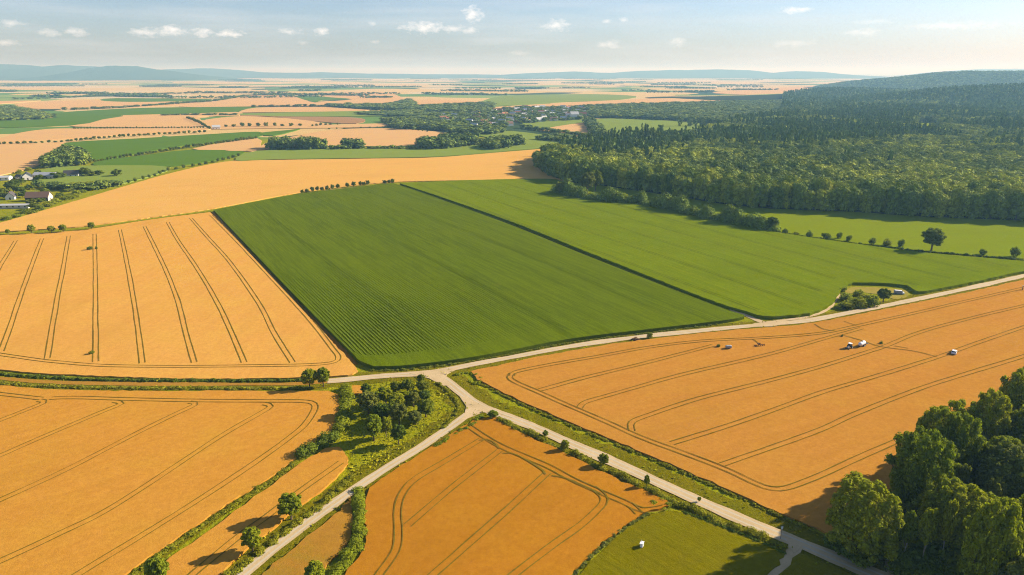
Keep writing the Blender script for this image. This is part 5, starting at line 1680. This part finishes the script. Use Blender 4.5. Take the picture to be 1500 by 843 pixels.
def signpost():
    t = stand('sign_post', 1143.3, 790, 0, 'thin dark post with a pale top plate at the road fork by the wood', 'sign post')
    bm = bmesh.new()
    bmesh.ops.create_cone(bm, cap_ends=True, segments=10, radius1=.06, radius2=.05, depth=3.6)
    bmesh.ops.translate(bm, verts=bm.verts, vec=(0, 0, 1.8))
    bm_obj('pole', bm, DARKM, t)
    box_part('plate', (-.24, .24, -.10, -.065, 2.9, 3.75), WHITEP, t, 0.01)
    p = stand('marker_post', 1497, 427, 0, 'short dark marker post in the wheat near the right edge', 'post', 0.3)
    bm = bmesh.new()
    bmesh.ops.create_cone(bm, cap_ends=True, segments=8, radius1=.22, radius2=.16, depth=2.6)
    bmesh.ops.translate(bm, verts=bm.verts, vec=(0, 0, 1.3))
    bm_obj('pole', bm, WOODB, p)
    box_part('cap', (-.28, .28, -.28, .28, 2.6, 2.8), GREY, p, 0.03)
signpost()

# ------------------------------------------------------------------ far mountains
HILLMAT = crop('distant_wooded_slopes', (0.05, 0.075, 0.035), (0.09, 0.11, 0.05), (0.035, 0.055, 0.025), grain=0.3, patch=500)
def mountain(name, D, prof, width, seed):
    """prof: (picture column, row) of the skyline at distance D"""
    rng = np.random.default_rng(seed)
    xs, hs = [], []
    for (px, py) in prof:
        d = ray(px, py)
        xs.append(d.x / d.y * D); hs.append(max(0.0, CAM_H + D * d.z / d.y))
    gx = np.linspace(xs[0], xs[-1], 260)
    h = np.interp(gx, xs, hs)
    ker = np.exp(-np.linspace(-2, 2, 9) ** 2); ker /= ker.sum()
    h = np.convolve(np.pad(h, 4, 'edge'), ker, 'valid')
    rough = np.convolve(rng.normal(0, 1, 260 + 6), np.ones(7) / 7, 'valid')
    h = h * (1 + 0.05 * rough)
    fade = sstep(np.minimum(np.arange(260), np.arange(260)[::-1]) / 14)
    h *= fade
    ts = np.linspace(-1, 1, 25)
    V = []
    for t in ts:
        sh = 0.5 * (1 + math.cos(math.pi * t))
        wob = 1 + 0.25 * np.sin(gx / (width * 0.23) + t * 5) * (1 - abs(t)) * abs(t) * 2
        V.append(np.stack([gx, np.full(260, D) + t * width, h * sh * wob - 2.0], 1))
    V = np.concatenate(V)
    i, j = np.meshgrid(np.arange(259), np.arange(24))
    a = (j * 260 + i).ravel()
    F = np.stack([a, a + 1, a + 261, a + 260], 1)
    tag(link(name, np_mesh(name, V, F, [HILLMAT], smooth=True)), kind='structure')
mountain('mountains', 13000, [(-260, 100), (-120, 96), (0, 94), (30, 94.5), (60, 97.5), (100, 95.5), (130, 98), (160, 103), (200, 108), (240, 112), (300, 116)], 2600, 1)
mountain('mountains', 11200, [(60, 116), (100, 109), (130, 101), (150, 97.5), (175, 97), (195, 97.5), (220, 101), (250, 104), (290, 110), (330, 116)], 1500, 2)
mountain('mountains', 15500, [(190, 113), (240, 102), (275, 101), (310, 100), (345, 103), (375, 106), (430, 107), (470, 106), (540, 108), (620, 109), (700, 109), (780, 111)], 2200, 3)
mountain('mountains', 15000, [(700, 112), (760, 108), (845, 105), (890, 107), (940, 104), (1000, 103), (1050, 102), (1090, 103), (1130, 107), (1170, 104), (1205, 106), (1240, 110), (1300, 113)], 2200, 4)
mountain('mountains', 19000, [(1350, 108), (1420, 102), (1470, 100.5), (1540, 101), (1640, 104), (1760, 108)], 2400, 5)

# ------------------------------------------------------------------ haze over the whole land
def haze():
    k = NT('haze_air')
    vol = k.n('ShaderNodeVolumePrincipled')
    vol.inputs['Color'].default_value = HAZE_COLOR
    vol.inputs['Absorption Color'].default_value = (0.80, 0.45, 0.04, 1)     # scatters only: short paths look blue, long ones whiten
    vol.inputs['Density'].default_value = HAZE_DENSITY
    vol.inputs['Anisotropy'].default_value = 0.15
    out = k.n('ShaderNodeOutputMaterial')
    k.t.links.new(vol.outputs[0], out.inputs['Volume'])
    bm = bmesh.new()
    bm_box(bm, -46000, 46000, -4000, 46000, -3.0, 310.0)
    bm_obj('haze', bm, k.m)
    tag(bpy.data.objects['haze'], kind='stuff')
haze()
